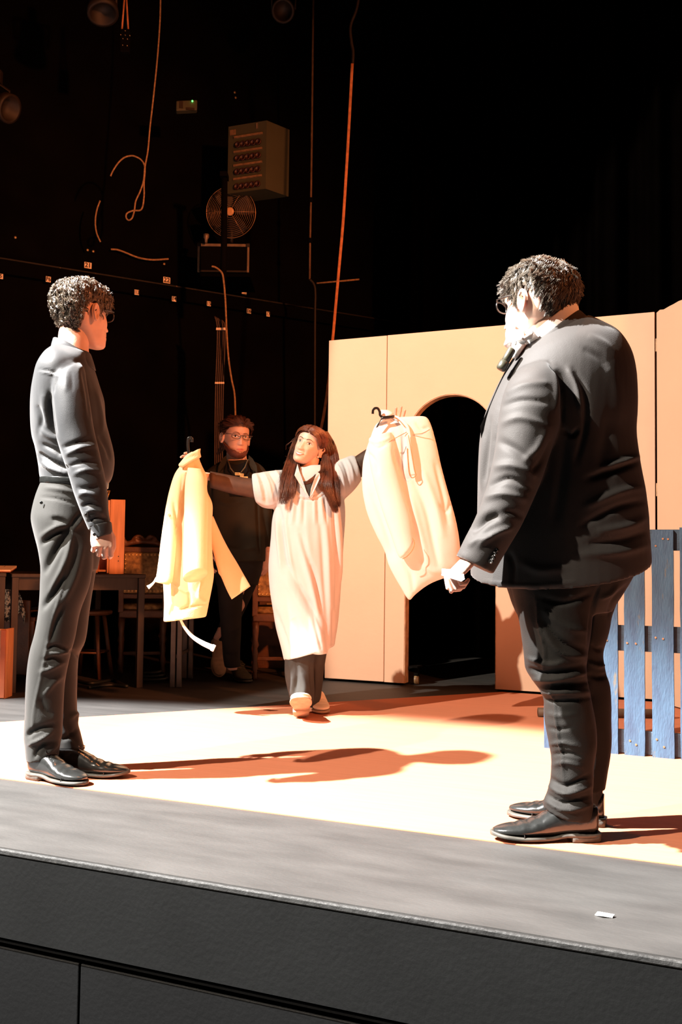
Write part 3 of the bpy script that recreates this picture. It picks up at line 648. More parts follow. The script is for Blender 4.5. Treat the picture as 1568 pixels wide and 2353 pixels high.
# stools, trestle, draped seat, crate, cables
def stool(c, h, label):
    r = thing('stool', c, label, 'stool', 'round stools under the table')
    MB().lathe(c+Zu*(h-.03), [(.12, -.002), (.145, .004), (.15, .02), (.146, .03), (.02, .034)], 28).build('seat', m_carv, r, True)
    for a in range(4):
        t = radians(38+90*a); d_ = Rh*cos(t)+Fh*sin(t); MB().tube([c+d_*.17, c+d_*.10+Zu*(h-.03)], .015, 10).build('leg', m_carv, r, True)
        t2_ = radians(128+90*a); e_ = Rh*cos(t2_)+Fh*sin(t2_); MB().tube([c+d_*.145+Zu*.18, c+e_*.145+Zu*.18], .008, 6).build('rung', m_carv, r, True)
    return r
stool(P(212, 1290, 7.05)*np.array([1, 1, 0]), .47, 'round wooden stool in shadow under the table with the wooden box')
c = P(92, 1290, 7.0)*np.array([1, 1, 0]); r = thing('tube_chair', c, 'dark chair with bent orange tube frame under the table', 'chair')
MB().tube(catmull([c-Rh*.06-Fh*.0+Zu*.0, c-Rh*.055+Zu*.36, c-Rh*.085+Zu*.45, c-Rh*.06+Fh*.4+Zu*.46], 5), .012, 10).build('frame_tube', m_wood, r, True)
MB().tube(catmull([c+Rh*.12+Zu*.0, c+Rh*.12+Zu*.36, c+Rh*.13+Zu*.45, c+Rh*.12+Fh*.4+Zu*.46], 5), .012, 10).build('frame_tube', m_wood, r, True)
MB().box(c+Rh*.03+Fh*.2+Zu*.483, .22, .40, .022, AXR, .008).build('seat', m_dark, r)
for a in (-.05, .12): MB().tube([c+Rh*a+Fh*.38, c+Rh*a+Fh*.40+Zu*.46], .012, 8).build('leg', m_dark, r, True)
c = P(34, 1290, 6.72)*np.array([1, 1, 0]); r = thing('draped_chair', c, 'dark panelled chair with patterned lace cloth hanging on it, under the left tables', 'chair')
MB().box(c+Rh*.03+Zu*.30, .17, .025, .50, AXR, .006).build('back_panel', m_carv, r); MB().box(c+Rh*.03+Fh*.12+Zu*.42, .22, .20, .03, AXR, .006).build('seat', m_carv, r)
for a in (-.06, .12):
    for b in (.03, .19): MB().box(c+Rh*a+Fh*b+Zu*.202, .03, .03, .41, AXR, .003).build('leg', m_carv, r)
def cloth(name, px, d_, m, par):
    n = len(px); V = []; rw = 7
    for i, (x, y0, y1) in enumerate(px):
        for k in range(rw): y = y0+(y1-y0)*k/(rw-1); V.append(P(x, y, d_+.012*sin(i*1.9+k*.5)))
    m2 = len(V); V += [np.array(v)+Fh*.004 for v in V]; F = []
    for i in range(n-1):
        for k in range(rw-1): a = i*rw+k; F += [(a, a+1, a+rw+1, a+rw), (m2+a, m2+a+rw, m2+a+rw+1, m2+a+1)]
    rim = [k for k in range(rw)]+[i*rw+rw-1 for i in range(1, n)]+[(n-1)*rw+k for k in range(rw-2, -1, -1)]+[i*rw for i in range(n-2, 0, -1)]
    for a, b in zip(rim, rim[1:]+rim[:1]): F.append((a, b, m2+b, m2+a))
    return mesh_obj(name, V, F, m, par)
cloth('lace_cloth', [(8, 1354, 1428), (12, 1354, 1430), (16, 1354, 1428), (22, 1355, 1428), (28, 1356, 1424), (34, 1358, 1414), (39, 1359, 1415), (44, 1362, 1408), (48, 1370, 1406), (52, 1382, 1420), (55, 1396, 1436), (58, 1408, 1414)], 6.66, m_lace, r)
c = G(-20, 1605); r = thing('wooden_crate', c, 'orange wooden crate edge lit at the left picture edge', 'crate')
wc = .062; MB().box(c+Rh*0.0+Zu*.205, .165, .02, .41, AXR, .003).build('front_panel', m_wood, r); MB().box(c+Rh*.075+Fh*.065+Zu*.205, .018, .11, .41, AXR, .003).build('side_panel', m_wood, r); MB().box(c-Rh*.075+Fh*.065+Zu*.205, .018, .11, .41, AXR, .003).build('side_panel', m_wood, r); MB().box(c+Fh*.065+Zu*.012, .16, .11, .02, AXR).build('bottom_panel', m_wood, r)
for a in (-.066, .066): MB().box(c+Rh*a-Fh*.014+Zu*.205, .03, .012, .40, AXR, .002).build('slat', m_redw, r)
c = P(410, 1290, 6.55)*np.array([1, 1, 0]); r = thing('folding_trestle', c, 'grey metal trestle leg standing under the pale yellow coat', 'trestle')
zt2 = .70
for a in (-.021, .021): MB().box(c+Rh*a+Zu*zt2/2, .032, .03, zt2, AXR, .003).build('post', m_steel, r)
for a in (-.021, .021): MB().box(c+Rh*a+Fh*.5+Zu*zt2/2, .032, .03, zt2, AXR, .003).build('post', m_steel, r)
MB().box(c+Fh*.25+Zu*(zt2+.014), .20, .54, .028, AXR, .004).build('top_board', m_dark, r); MB().box(c+Fh*.25+Zu*.2, .02, .47, .02, AXR).build('brace', m_steel, r)
def cable(name, pts, r_, m, label, cat='cable', n=8, sub=8, group=None): return tag(mesh_obj(name, *tube_geo(catmull(pts, sub), r_, n), m), label, cat, group)
g0 = [G(x, y, .012) for x, y in ((176, 1562), (205, 1570), (240, 1566), (262, 1562), (276, 1570), (292, 1577), (262, 1574), (230, 1576), (204, 1580))]
cable('loose_cable', g0, .011, m_cable, 'loose black cable lying on the stage floor under the table')
c = G(378, 1559); MBc = [c-Rh*.03+Rh*.11*cos(t)*(1-.03*t)-Fh*.25+Fh*.10*sin(t)*(1-.03*t)+Zu*(.012+.0035*t) for t in np.linspace(0, 2*pi*3, 60)]
tag(mesh_obj('cable_coil', *tube_geo(MBc, .010, 8), m_cable), 'coil of black cable on the floor by the trestle', 'cable')

# ------------------------------------------------------------ things on the dark side wall
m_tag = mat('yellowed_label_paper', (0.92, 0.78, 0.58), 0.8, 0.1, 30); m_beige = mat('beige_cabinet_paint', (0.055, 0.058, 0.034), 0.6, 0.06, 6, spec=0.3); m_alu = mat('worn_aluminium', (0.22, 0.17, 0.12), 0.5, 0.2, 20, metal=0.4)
m_rope = mat('brown_rope', (0.32, 0.19, 0.085), 0.8, 0.35, 60); m_strap = mat('orange_strap', (0.46, 0.17, 0.06), 0.75, 0.25, 30); m_rub2 = mat('dark_fixture_paint', (0.012, 0.008, 0.005), 0.6, 0.3, 12, spec=0.4); m_bolt = mat('dull_bolt', (0.42, 0.30, 0.15), 0.4, 0.2, 40, metal=0.5)
m_led = mat('green_led', (0.02, 0.3, 0.02), 0.4, 0.0, emit=(0.1, 1.0, 0.12, 4.0)); m_strip = mat('socket_label_strip', (0.20, 0.12, 0.06), 0.7, 0.3, 40); m_sock2 = mat('dark_red_socket', (0.035, 0.010, 0.006), 0.5, 0.3, 30)
def text_geo(s_, size):
    cu_ = bpy.data.curves.new('txt', 'FONT'); cu_.body = s_; cu_.size = size; cu_.extrude = .0012; cu_.align_x = 'CENTER'; cu_.align_y = 'CENTER'; cu_.resolution_u = 3; cu_.offset = .0012
    o = bpy.data.objects.new('txt', cu_); COL.objects.link(o); dg = bpy.context.evaluated_depsgraph_get(); me = bpy.data.meshes.new_from_object(o.evaluated_get(dg))
    V = np.array([v.co[:] for v in me.vertices]); F = [list(p.vertices) for p in me.polygons]; bpy.data.objects.remove(o); bpy.data.curves.remove(cu_); bpy.data.meshes.remove(me); return V, F
def number_label(x, y, wpx, hpx, s_, label, off):
    p = onw(x, y, off); k = 1/(FPX/dep(p)); w, h = wpx*k*1.05, hpx*k
    r = thing('number_label', p, label, 'label', 'number labels on the wall'); MB().box(p+Wn*.002, w, .004, h, AXW).build('paper', m_tag, r)
    if s_:
        V, F = text_geo(s_, h*1.05); sx_ = min(1, w*.9/max(.001, np.ptp(V[:, 0]))); V = p+V[:, :1]*sx_*Wd+V[:, 1:2]*Zu+V[:, 2:3]*Wn+Wn*.005
        mesh_obj('digits', V, F, m_ink, r, False)
up = ('upper row above the ledge')
for (x, y, w, h, s_, l) in ((202, 610, 16, 14, '21', 'paper label reading 21, right above the head of the person in black shirt'), (383, 644, 16, 14, '22', 'paper label reading 22 above the ledge, under the drooping cable end'), (477, 657, 19, 13, '1', 'widest faded label above the ledge, left of the curving cable'), (561, 672, 12, 13, '', 'blank faded square label above the ledge, below the flight case corner')): number_label(x, y, w, h, s_, l, .003)
for (x, y, w, h, s_, l) in ((1, 635, 11, 12, '5', 'label reading 5 below the ledge, cut by the left picture edge'), (111, 642, 11, 13, 'P6', 'label reading P6 just left of the curly hair of the person'), (314, 672, 10, 12, '113', 'label reading 113, first below the ledge right of the curly head'), (400, 687, 10, 12, '14', 'label reading 14, second below the ledge right of the curly head'), (480, 698, 9, 11, '15', 'label reading 15 above the top of the cable bundle'), (572, 715, 10, 11, '16', 'label reading 16, second last in the row below the ledge'), (616, 722, 8, 11, '17', 'label reading 17, last and smallest in the row below the ledge')): number_label(x, y, w, h, s_, l, .064)
# electrical cabinet with rows of sockets
dB = 8.55; pc = P(612, 355, dB); hL, hR = Rh*-.93+Fh*.36, Rh*.72+Fh*.69
kx = dB/FPX; wL, wR, hB = 92*kx/.93, 50*kx/.72, 160*kx
zc_ = pc[2]; ctr = pc+hL*wL/2+hR*wR/2
eb_ = thing('socket_cabinet', ctr-Zu*hB/2, 'beige electrical cabinet with rows of dark red sockets high on the wall', 'cabinet')
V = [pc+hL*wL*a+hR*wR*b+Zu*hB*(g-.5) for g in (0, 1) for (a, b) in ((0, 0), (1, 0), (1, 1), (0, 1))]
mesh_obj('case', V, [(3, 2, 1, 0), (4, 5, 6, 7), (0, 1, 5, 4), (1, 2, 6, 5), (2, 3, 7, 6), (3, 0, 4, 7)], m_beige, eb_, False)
nL = -np.cross(Zu, hL); nL = nL if nL@(CAM-pc) > 0 else -nL; AXL = (-hL, -nL, Zu)
for k, f_ in enumerate((.82, .60, .40, .20)):
    MB().box(pc+hL*wL*.47+nL*.006+Zu*hB*(f_-.5), wL*.74, .012, .018, AXL).build('label_strip', m_strip, eb_)
    if k:
        for j in range(5): MB().lathe(pc+hL*wL*(.20+.135*j)+nL*.004+Zu*hB*(f_-.5+.10), [(.026, -.004), (.028, .012), (.018, .014), (.017, .004)], 12, nL).build('socket', m_sock2, eb_, True)
for j in range(5): MB().lathe(pc+hL*wL*(.20+.135*j)+nL*.004+Zu*hB*(.08-.5), [(.026, -.004), (.028, .012), (.018, .014), (.017, .004)], 12, nL).build('socket', m_sock2, eb_, True)
MB().box(pc+hL*wL*.88+nL*.004+Zu*hB*(.90-.5), wL*.15, .008, .045, AXL).build('rating_plate', m_strip, eb_); MB().box(pc+hL*wL*.25+nL*.004+Zu*hB*(.94-.5), .016, .008, .05, AXL).build('latch', m_alu, eb_)
# emergency unit with green light
pe = P(429, 246, 8.3); kx = 8.3/FPX; he = Rh*.985+Fh*.17; ne = np.cross(he, Zu); AXE = (he, -ne, Zu)
el = thing('emergency_lamp', pe-Zu*.045, 'beige emergency lamp unit with a small green light high on the wall', 'lamp')
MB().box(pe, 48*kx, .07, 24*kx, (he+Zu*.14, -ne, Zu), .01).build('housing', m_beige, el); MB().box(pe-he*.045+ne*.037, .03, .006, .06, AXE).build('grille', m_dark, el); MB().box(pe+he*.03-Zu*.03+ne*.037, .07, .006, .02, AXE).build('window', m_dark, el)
MB().lathe(P(442, 237, 8.3)+ne*.035, [(.004, -.004), (.0075, 0), (.0075, .006), (.003, .009)], 10, ne).build('led', m_led, el, True)
# wall fan
pf = P(531, 488, 8.75); nf = -Fh*.95-Rh*.05-Zu*.2; nf /= np.linalg.norm(nf); tx_ = np.cross(Zu, nf); tx_ /= np.linalg.norm(tx_); tz_ = np.cross(nf, tx_)
fn = thing('wall_fan', pf, 'round wall fan with a wire grille under the electrical cabinet', 'fan'); m_wire = mat('fan_wire', (0.30, 0.19, 0.10), 0.3, 0.2, 30, metal=0.5)
RF = 57*8.75/FPX
for k in range(12):
    rr_ = RF*(.24+.76*k/11); pts = [pf+(tx_*cos(a)+tz_*sin(a))*rr_+nf*.05*(1-(rr_/RF)**2) for a in np.linspace(0, 2*pi, 49)[:-1]]
    mesh_obj('grille_ring', *tube_loop(pts, .0015 if k < 11 else .004, 6), m_wire, fn)
for a in np.linspace(0, 2*pi, 7)[:-1]: mesh_obj('spoke', *tube_geo([pf+(tx_*cos(a)+tz_*sin(a))*RF*t+nf*(.052*(1-t*t)+.002) for t in (.12, .5, 1.0)], .003, 6), m_wire, fn)
MB().lathe(pf+nf*.052, [(.012, .012), (.030, .012), (.036, .006), (.036, -.004), (.02, -.006)], 24, nf).build('hub', mat('copper_hub', (0.62, 0.36, 0.16), 0.4, 0.1, 20), fn, True)
for k in range(4):
    a = k*pi/2+.4; c_, s__ = tx_*cos(a)+tz_*sin(a), -tx_*sin(a)+tz_*cos(a)
    V, F = loft([(pf+c_*RF*.16, s__*.03+nf*.012, nf*.003), (pf+c_*RF*.5, s__*.07+nf*.022, nf*.003), (pf+c_*RF*.9, s__*.085+nf*.02, nf*.003)], 12, 3); mesh_obj('blade', V, F, m_rub2, fn)
MB().lathe(pf-nf*.06, [(.05, -.06), (.06, -.04), (.06, .04), (.03, .05)], 20, nf).build('motor', m_black, fn, True)
yk = [pf+tx_*s*RF*.5-Zu*RF-nf*.05 for s in (-1, 1)]; bz_ = P(531, 558, 8.75)[2]
MB().tube([pf-nf*.06-Zu*.06, pf-nf*.06-Zu*(pf[2]-bz_)], .016, 8).build('stand', m_rub2, fn, True)
# flight case standing below the fan
c0, c1 = P(455, 560, 8.75), P(573, 560, 8.75); wF = np.linalg.norm(c1-c0); hF = 66*8.75/FPX; fc = thing('flight_case', (c0+c1)/2-Zu*hF, 'black flight case with aluminium edges below the fan', 'case')
ctr = (c0+c1)/2-Zu*hF/2+Fh*.22
MB().box(ctr, wF-.01, .42, hF-.01, AXR).build('body', m_black, fc)
for s in (-1, 1): MB().box(ctr+Rh*s*(wF/2-.008)-Fh*.21, .018, .022, hF, AXR, .002).build('edge_profile', m_alu, fc)
MB().box(ctr+Zu*(hF/2-.012)-Fh*.21, wF-.03, .022, .024, AXR, .002).build('edge_profile', m_alu, fc); MB().box(ctr-Zu*(hF/2-.008)-Fh*.21, wF-.03, .022, .016, AXR, .002).build('edge_profile', m_rub2, fc)
for s in (-1, 1): MB().box(ctr+Rh*s*(wF/2-.012)+Zu*(hF/2-.012)-Fh*.214, .032, .03, .032, AXR, .004).build('corner', m_rub2, fc)
kn_ = P(474, 545, 8.7); MB().lathe(kn_-Zu*.05, [(.012, 0), (.014, .03), (.026, .05), (.026, .075), (.01, .08)], 12).build('lamp_plug', m_alu, fc, True)
sh2 = MB().box(ctr-Zu*(hF/2+.02)+Fh*.05, wF+.02, .50, .03, AXR).build('shelf', m_wall); tag(sh2, 'black shelf carrying the flight case on the side wall', 'shelf')
# ropes, cables, pipes
cable('hanging_rope', [P(x, y, 8.0) for x, y in ((369, -30), (368, 40), (362, 130), (353, 220), (345, 290), (340, 345), (333, 385), (330, 415), (322, 440), (312, 462), (309, 482), (304, 500), (296, 506), (290, 500), (292, 490), (306, 484), (325, 481), (331, 452), (331, 420), (333, 385), (325, 368), (312, 360), (301, 358), (286, 362), (272, 374), (260, 392), (254, 405))], .0068, m_rope, 'long brown rope hanging down and looped at its end, upper left', 'rope')
cable('loose_cable', [P(x, y, 8.35) for x, y in ((230, 461), (222, 485), (219, 510), (222, 535), (231, 556))], .007, m_rope, 'short brown cable bowed against the dark wall under the rope loop')
cable('loose_cable', [onw(x, y, .05) for x, y in ((255, 573), (270, 574), (290, 581), (318, 592), (350, 597), (387, 595))], .0085, m_rope, 'brown cable drooping along the wall above the number labels')
cable('loose_cable', [P(x, y, 8.2) for x, y in ((487, 612), (497, 615), (510, 627), (514, 645), (518, 690), (521, 760), (525, 820), (532, 870), (539, 905), (541, 950), (543, 1000), (545, 1240))], .008, m_rope, 'brown cable curving down the wall to behind the bearded person')
pp_ = [P(x, y, 8.9) for x, y in ((721, -40), (719, 120), (717, 300), (715, 452))]; rp2 = thing('thin_pipe', P(711, 640, 8.9), 'thin vertical pipe on the dark back wall with black clamps', 'pipe')
mesh_obj('pipe', *tube_geo(pp_+[P(x, y, 8.9) for x, y in ((713, 548), (712, 642))], .0095, 10), mat('dull_brown_pipe', (0.15, 0.085, 0.04), 0.5, 0.3, 20), rp2)
for (x, y) in ((714.5, 460), (713, 553)): p = P(x, y, 8.9); MB().lathe(p, [(.014, -.022), (.02, -.02), (.02, .02), (.014, .022)], 12).build('clamp', m_black, rp2, True)
p0, p1 = P(728, 651, 8.9), P(826, 642, 8.9); MB().tube([p0, p1], .008, 8).build('branch_pipe', m_rope, rp2, True); MB().tube(catmull([P(712, 642, 8.9), P(722, 654, 8.9), P(725, 680, 8.9), P(724, 760, 8.9), P(723, 1240, 8.9)], 4), .012, 8).build('lower_pipe', m_rub2, rp2, True)
ribbon_pts = [P(x, y, 7.6) for x, y in ((810, 146), (806, 220), (800, 330), (794, 430), (788, 520), (780, 610), (772, 700), (764, 790), (755, 880), (745, 950), (738, 985))]
g = np.array(ribbon_pts); V, F = loft([(p, Rh*.011, Fh*.003, 4) for p in g], 10, 3); tag(mesh_obj('hanging_strap', V, F, m_strap), 'long orange strap hanging slantwise behind the cream flats', 'strap')
cable('tension_line', [P(x, y, 7.62) for x, y in ((811, 146), (812, 118), (808, 96), (806, 60), (820, 20), (828, -30))], .012, m_rub2, 'dark hook and line from which the orange strap hangs', 'hook')
cbn = thing('cable_bundle', P(505, 1000, 8.3), 'bundle of dark cables tied together running down the side wall', 'cables')
for k in range(5):
    xo = k*4.4; pts = [P(490+xo*1.1+(3-k)*1.2, 727+2*k, 8.3), P(499+xo, 748, 8.3), P(499+xo, 800, 8.3), P(496+xo, 880, 8.3), P(494+xo, 1000, 8.3), P(494+xo, 1240, 8.3)]
    mesh_obj('cable', *tube_geo(catmull(pts, 4), .0065, 6), mat('dim_brown_cable', (0.05, 0.028, 0.018), 0.5, 0.2, 20, spec=0.5), cbn)
    for y, s_ in ((756, 1.0), (880, .8)):
        p = P(499+xo-(3 if y > 800 else 0), y, 8.28); MB().box(p, .015, .014, .022*s_, AXR, .003).build('cable_tie', m_tag, cbn)
# block hanging on two cords, lamps, post, bolts
hb_ = thing('hanging_connector', P(288, 105, 7.6), 'black connector block with bright pins hanging on two orange cords', 'connector')
for a, b in (((288, -30), (280, 72)), ((289, -30), (295, 71))): mesh_obj('cord', *tube_geo([P(a[0], a[1], 7.6), P(b[0], b[1], 7.6)], .007, 8), m_strap, hb_)
kx = 7.6/FPX; MB().box(P(288, 96, 7.6), 20*kx, .05, 54*kx, AXR, .006).build('block', m_black, hb_)
for x, y in ((288, 71), (277.5, 80), (288, 81), (298.5, 82), (282.5, 89), (293, 90), (282, 104), (292.5, 105)): MB().lathe(P(x, y, 7.57), [(.0035, -.006), (.004, .004), (.002, .006)], 8, -Fh).build('pin', m_bolt, hb_, True)
def lantern(c, d_, s_, label):
    r = thing('stage_lantern', c, label, 'stage lamp', 'dim stage lanterns'); d_ = np.array(d_, float)/np.linalg.norm(d_)
    MB().lathe(c, [(.05*s_, -.16*s_), (.085*s_, -.14*s_), (.095*s_, .06*s_), (.11*s_, .07*s_), (.11*s_, .13*s_), (.085*s_, .13*s_), (.08*s_, .05*s_)], 24, d_).build('can', m_rub2, r, True)
    sd = np.cross(d_, Zu); sd /= np.linalg.norm(sd); MB().tube([c+sd*.11*s_, c+sd*.12*s_+Zu*.16*s_, c-sd*.12*s_+Zu*.16*s_, c-sd*.11*s_], .012*s_, 6).build('yoke', m_rub2, r, True); MB().box(c+Zu*.21*s_, .04*s_, .05*s_, .10*s_, AXR).build('clamp', m_rub2, r)
    return r
lantern(P(232, 2, 7.4), -Zu*.9-Fh*.3+Rh*.2, 1.05, 'dim stage lantern at the top picture edge, upper left'); lantern(P(652, 22, 8.6), -Zu*.5-Fh*.7, .9, 'dim stage lantern high above the electrical cabinet'); lantern(P(-4, 240, 7.6), Rh*.8-Zu*.4-Fh*.3, 1.0, 'dim stage lantern cut by the left picture edge')
bp = thing('black_post', P(515, 640, 8.2), 'matt black post passing in front of the fan', 'post'); MB().tube([P(516, 405, 8.25), P(515, 560, 8.25), P(513, 660, 8.25)], .026, 12).build('pole', m_black, bp, True)
p = P(516, 405, 8.25); MB().box(p-Fh*.0+Zu*.0, .06, .12, .04, AXR).build('bracket', m_black, bp)
for (x, y, l) in ((35, 546, 'bolt head alone on the dark wall near the left picture edge'), (201, 575, 'left one of two bolt heads above the label 21'), (214, 578, 'right one of two bolt heads above the label 21'), (377, 607, 'bolt head under the end of the drooping wall cable'), (488, 626, 'bolt head beside the top of the curving cable'), (539, 213, 'upper of two bolt heads above the electrical cabinet'), (541, 225, 'lower of two bolt heads above the electrical cabinet')):
    p = onw(x, y, 0); tag(MB().lathe(p, [(.010, 0), (.012, .008), (.006, .012)], 10, Wn).build('bolt_head', m_bolt, None, True), l, 'bolt', 'bolt heads on the side wall')
# ------------------------------------------------------------ person on the left (dark shirt, grey trousers)
m_shirt = mat('charcoal_shirt_cotton', (0.0095, 0.0104, 0.0120), 0.62, 0.10, 8, 0.12, 500, spec=0.35, sheen=0.15)
m_trou = mat('grey_green_trouser_wool', (0.0165, 0.0158, 0.0138), 0.75, 0.08, 9, 0.15, 600, spec=0.25, sheen=0.1)
m_hair = mat('brown_curly_hair', (0.10, 0.076, 0.052), 0.40, 0.35, 30, spec=0.7, dark=(0.045, 0.033, 0.024))
m_glass = mat('black_glasses_frame', (0.012, 0.01, 0.009), 0.3, 0.2, 30, spec=0.6)
def capsules(limbs, vox=.014):
    g = []
    for pts, rs in limbs:
        V, F = tube_geo(pts, rs, 14); g.append((np.array(V), F))
    V, F = join(*g); return remesh(V, F, vox, 4)
def glasses(O, fr, parent, m, sc=1.0, half=(.0275, .019), cx=.0325, y0=.101, z0=-.002, r=.0022, lens=False):
    g = thing_part('glasses', parent); k = MB()
    for s in (-1, 1):
        pts = [np.array([s*cx+half[0]*math.copysign(abs(cos(a))**.75, cos(a)), y0-.010*abs(s*cx+half[0]*cos(a))/.06, z0+half[1]*math.copysign(abs(sin(a))**.8, sin(a))]) for a in np.linspace(0, 2*pi, 33)[:-1]]
        V, F = tube_loop(pts, r); k.add(V, F)
        V, F = tube_geo([(s*.059, y0-.012, z0+.010), (s*.072, y0-.022, z0+.011), (s*.0785, .045, z0+.010), (s*.080, .0, z0+.008), (s*.079, -.018, z0-.004)], r*.9, 8); k.add(V, F)
    V, F = tube_geo([(-.008, y0-.002, z0+.006), (0, y0+.002, z0+.009), (.008, y0-.002, z0+.006)], r, 8); k.add(V, F)
    return mesh_obj('glasses', to_world(np.array(k.V)*sc, O, fr), k.F, m, parent)
def thing_part(*a): return None

D = 3.78
base = G(150, 1786)
pl = thing('person', base, 'person in black shirt and grey trousers seen from behind at the left, looking away', 'person')
fr = frame(55, 0, 0); O = P(193, 719, 3.80); SC = 1.07
hv, hf, _ = head_geo(SC, 1.0, 0.95)
parts = [(to_world(hv, O, fr), hf)]
for s in (-1, 1):
    V, F = ear_geo(s, SC); parts.append((to_world(V, O, fr), F))
parts.append(loft([RG(D, 132, 806, 205, 822, .066), RG(D, 134, 786, 203, 803, .062), RG(D, 137, 760, 205, 782, .060, .01), RG(D, 146, 735, 212, 752, .058, .02), RG(D, 160, 712, 215, 728, .05, .02)], 28, 4))
R_, F_ = Rh, Fh
parts.append(hand_geo(P(231, 1200, D-.20), R_*.16-Zu*.93-F_*.26, .92*F_-.38*R_, -1, [(40, 55, 35), (48, 58, 35), (54, 60, 35), (58, 58, 35)], spread=(8, 2, -5, -12), thumb=((.55, .8, -.5), (.1, .9, -.55), (-.3, .85, -.5)), sc=1.0))
parts.append(hand_geo(P(212, 1190, D+.22), R_*.1-Zu, -.5*R_-.8*F_, 1, [(30, 40, 25)]*4, sc=1.0))
parts.append(capsules([([P(160, 1180, D), P(158, 1050, D), P(150, 900, D), P(160, 820, D)], [.10, .09, .11, .05]),
    ([P(150, 860, D), P(165, 870, D-.14), P(185, 1060, D-.18), P(232, 1200, D-.20)], [.05, .045, .038, .028]), ([P(165, 860, D), P(180, 870, D+.16), P(200, 1060, D+.19), P(211, 1185, D+.22)], [.05, .045, .038, .028]),
    ([P(155, 1190, D), P(150, 1260, D-.08), P(118, 1500, D-.07), P(92, 1750, D-.06)], [.07, .055, .033, .03]), ([P(160, 1190, D), P(175, 1280, D+.1), P(155, 1510, D+.1), P(150, 1735, D+.09)], [.07, .055, .033, .03])]))
V, F = join(*parts); body = mesh_obj('body', V, F, m_skin, pl)
zm = ([0, .45, .8, 1.05, 1.25, 1.45, 1.75, 2.1, 2.5, 3.15], [.058, .056, .045, .02, -.012, .028, .030, -.02, -.062, -.082])
hr = short_hair('hair', O, fr, m_hair, pl, 5200, zm, (.026, .046), .0075, 7.0, (0, -.06, .105), .55, .0012, 4, SC, 8, .013, .008, lenf=lambda p: 1.35 if p[2] > .05 and p[1] > 0 else (.55 if p[2] < -.04 else 1), clump=.10, rnd=.5)
glasses(O, fr, pl, m_glass, SC, half=(.026, .016), y0=.097)
# shirt
sh = [loft([RG(D, 97, 1106, 243, 1116, .13), RG(D, 93, 1090, 256, 1096, .135), RG(D, 91, 1068, 261, 1057, .14), RG(D, 84, 1030, 257, 1026, .145), RG(D, 77, 1003, 250, 1000, .15), RG(D, 75, 960, 241, 965, .165), RG(D, 77, 913, 236, 920, .185), RG(D, 83, 875, 226, 886, .195), RG(D, 92, 845, 217, 856, .19), RG(D, 106, 819, 211, 839, .16), RG(D, 117, 803, 207, 824, .115), RG(D, 126, 792, 205, 813, .075)], 40, 4),
      loft([RG(D, 142, 838, 180, 830, .045, -.10), RG(D, 127, 862, 193, 847, .064, -.14), RG(D, 121, 895, 200, 885, .068, -.165), RG(D, 123, 945, 208, 935, .066, -.18), RG(D, 131, 1000, 217, 992, .064, -.185), RG(D, 144, 1050, 230, 1045, .062, -.19), RG(D, 157, 1088, 240, 1090, .06, -.195), RG(D, 170, 1135, 247, 1135, .055, -.2), RG(D, 184, 1170, 249, 1165, .05, -.2), RG(D, 198, 1204, 252, 1196, .043, -.2), RG(D, 205, 1222, 253, 1210, .039, -.2)], 30, 4),
      loft([RG(D, 160, 845, 205, 840, .05, .12), RG(D, 150, 880, 214, 875, .065, .17), RG(D, 155, 940, 220, 935, .064, .19), RG(D, 168, 1010, 228, 1005, .06, .2), RG(D, 178, 1090, 236, 1090, .056, .21), RG(D, 186, 1150, 236, 1150, .05, .22), RG(D, 194, 1190, 234, 1186, .042, .22)], 26, 4)]
V, F = join(*sh); V, F = remesh(V, F, .0062, 4)
st_ = [([(132, 862), (150, 842), (183, 829)], 3.4, -5), ([(132, 862), (126, 880), (122, 905)], 3, -7), ([(86, 850), (108, 852), (132, 858)], 2.2, -4), ([(88, 853), (108, 856), (130, 862)], 3, 3),
       ([(88, 1040), (120, 1062), (158, 1078)], 5, -11), ([(92, 1062), (120, 1078), (155, 1090)], 5, 8), ([(95, 1020), (128, 1035), (140, 1046)], 5, -8), ([(86, 985), (110, 1000), (132, 1010)], 7, 5), ([(84, 930), (95, 960), (88, 1000)], 6, -6), ([(98, 905), (104, 950), (112, 985)], 6, 5), ([(114, 900), (118, 950), (128, 1000)], 5, -9),
       ([(140, 1030), (175, 1018), (214, 1008)], 5, -6), ([(146, 1048), (185, 1030), (222, 1024)], 5, 6), ([(156, 1072), (190, 1062), (230, 1062)], 4, -5), ([(165, 1092), (200, 1080), (236, 1084)], 5, 5), ([(172, 1120), (200, 1124), (228, 1118)], 6, -5), ([(178, 1140), (198, 1132), (222, 1142)], 5, 6), ([(186, 1165), (205, 1158), (232, 1166)], 4, -6), ([(192, 1182), (212, 1172), (240, 1180)], 4, 5), ([(200, 1200), (222, 1190), (250, 1192)], 3, -6),
       ([(150, 860), (152, 880), (150, 900)], 5, 2), ([(163, 852), (166, 875), (166, 900)], 5, -2), ([(176, 846), (182, 870), (184, 900)], 5, 2), ([(190, 850), (200, 900), (206, 960)], 4, -5), ([(222, 900), (232, 950), (236, 990)], 5, 5), ([(228, 1000), (246, 1030), (254, 1060)], 5, -6)]
V = sculpt(V, F, st_, .0026, (16, 16, 9), 3)
shirt = mesh_obj('shirt', V, F, m_shirt, pl)
V, F = loft([RG(D, 203, 1212, 253, 1199, .043, -.2), RG(D, 206, 1214, 256, 1202, .044, -.2), RG(D, 215, 1238, 258, 1224, .041, -.2), RG(D, 215, 1241, 256, 1227, .039, -.2)], 30, 3); cf_ = mesh_obj('cuff', V, F, m_shirt, shirt)
for (x, y) in ((217, 1228), (199, 1182), (201, 1100)):
    p = P(x, y, D-.262+(.02 if y < 1150 else .012 if y < 1200 else .018)); k = disc(MB(), p, CAM-p, .0062, .003); k.build('button', m_button, shirt, True)
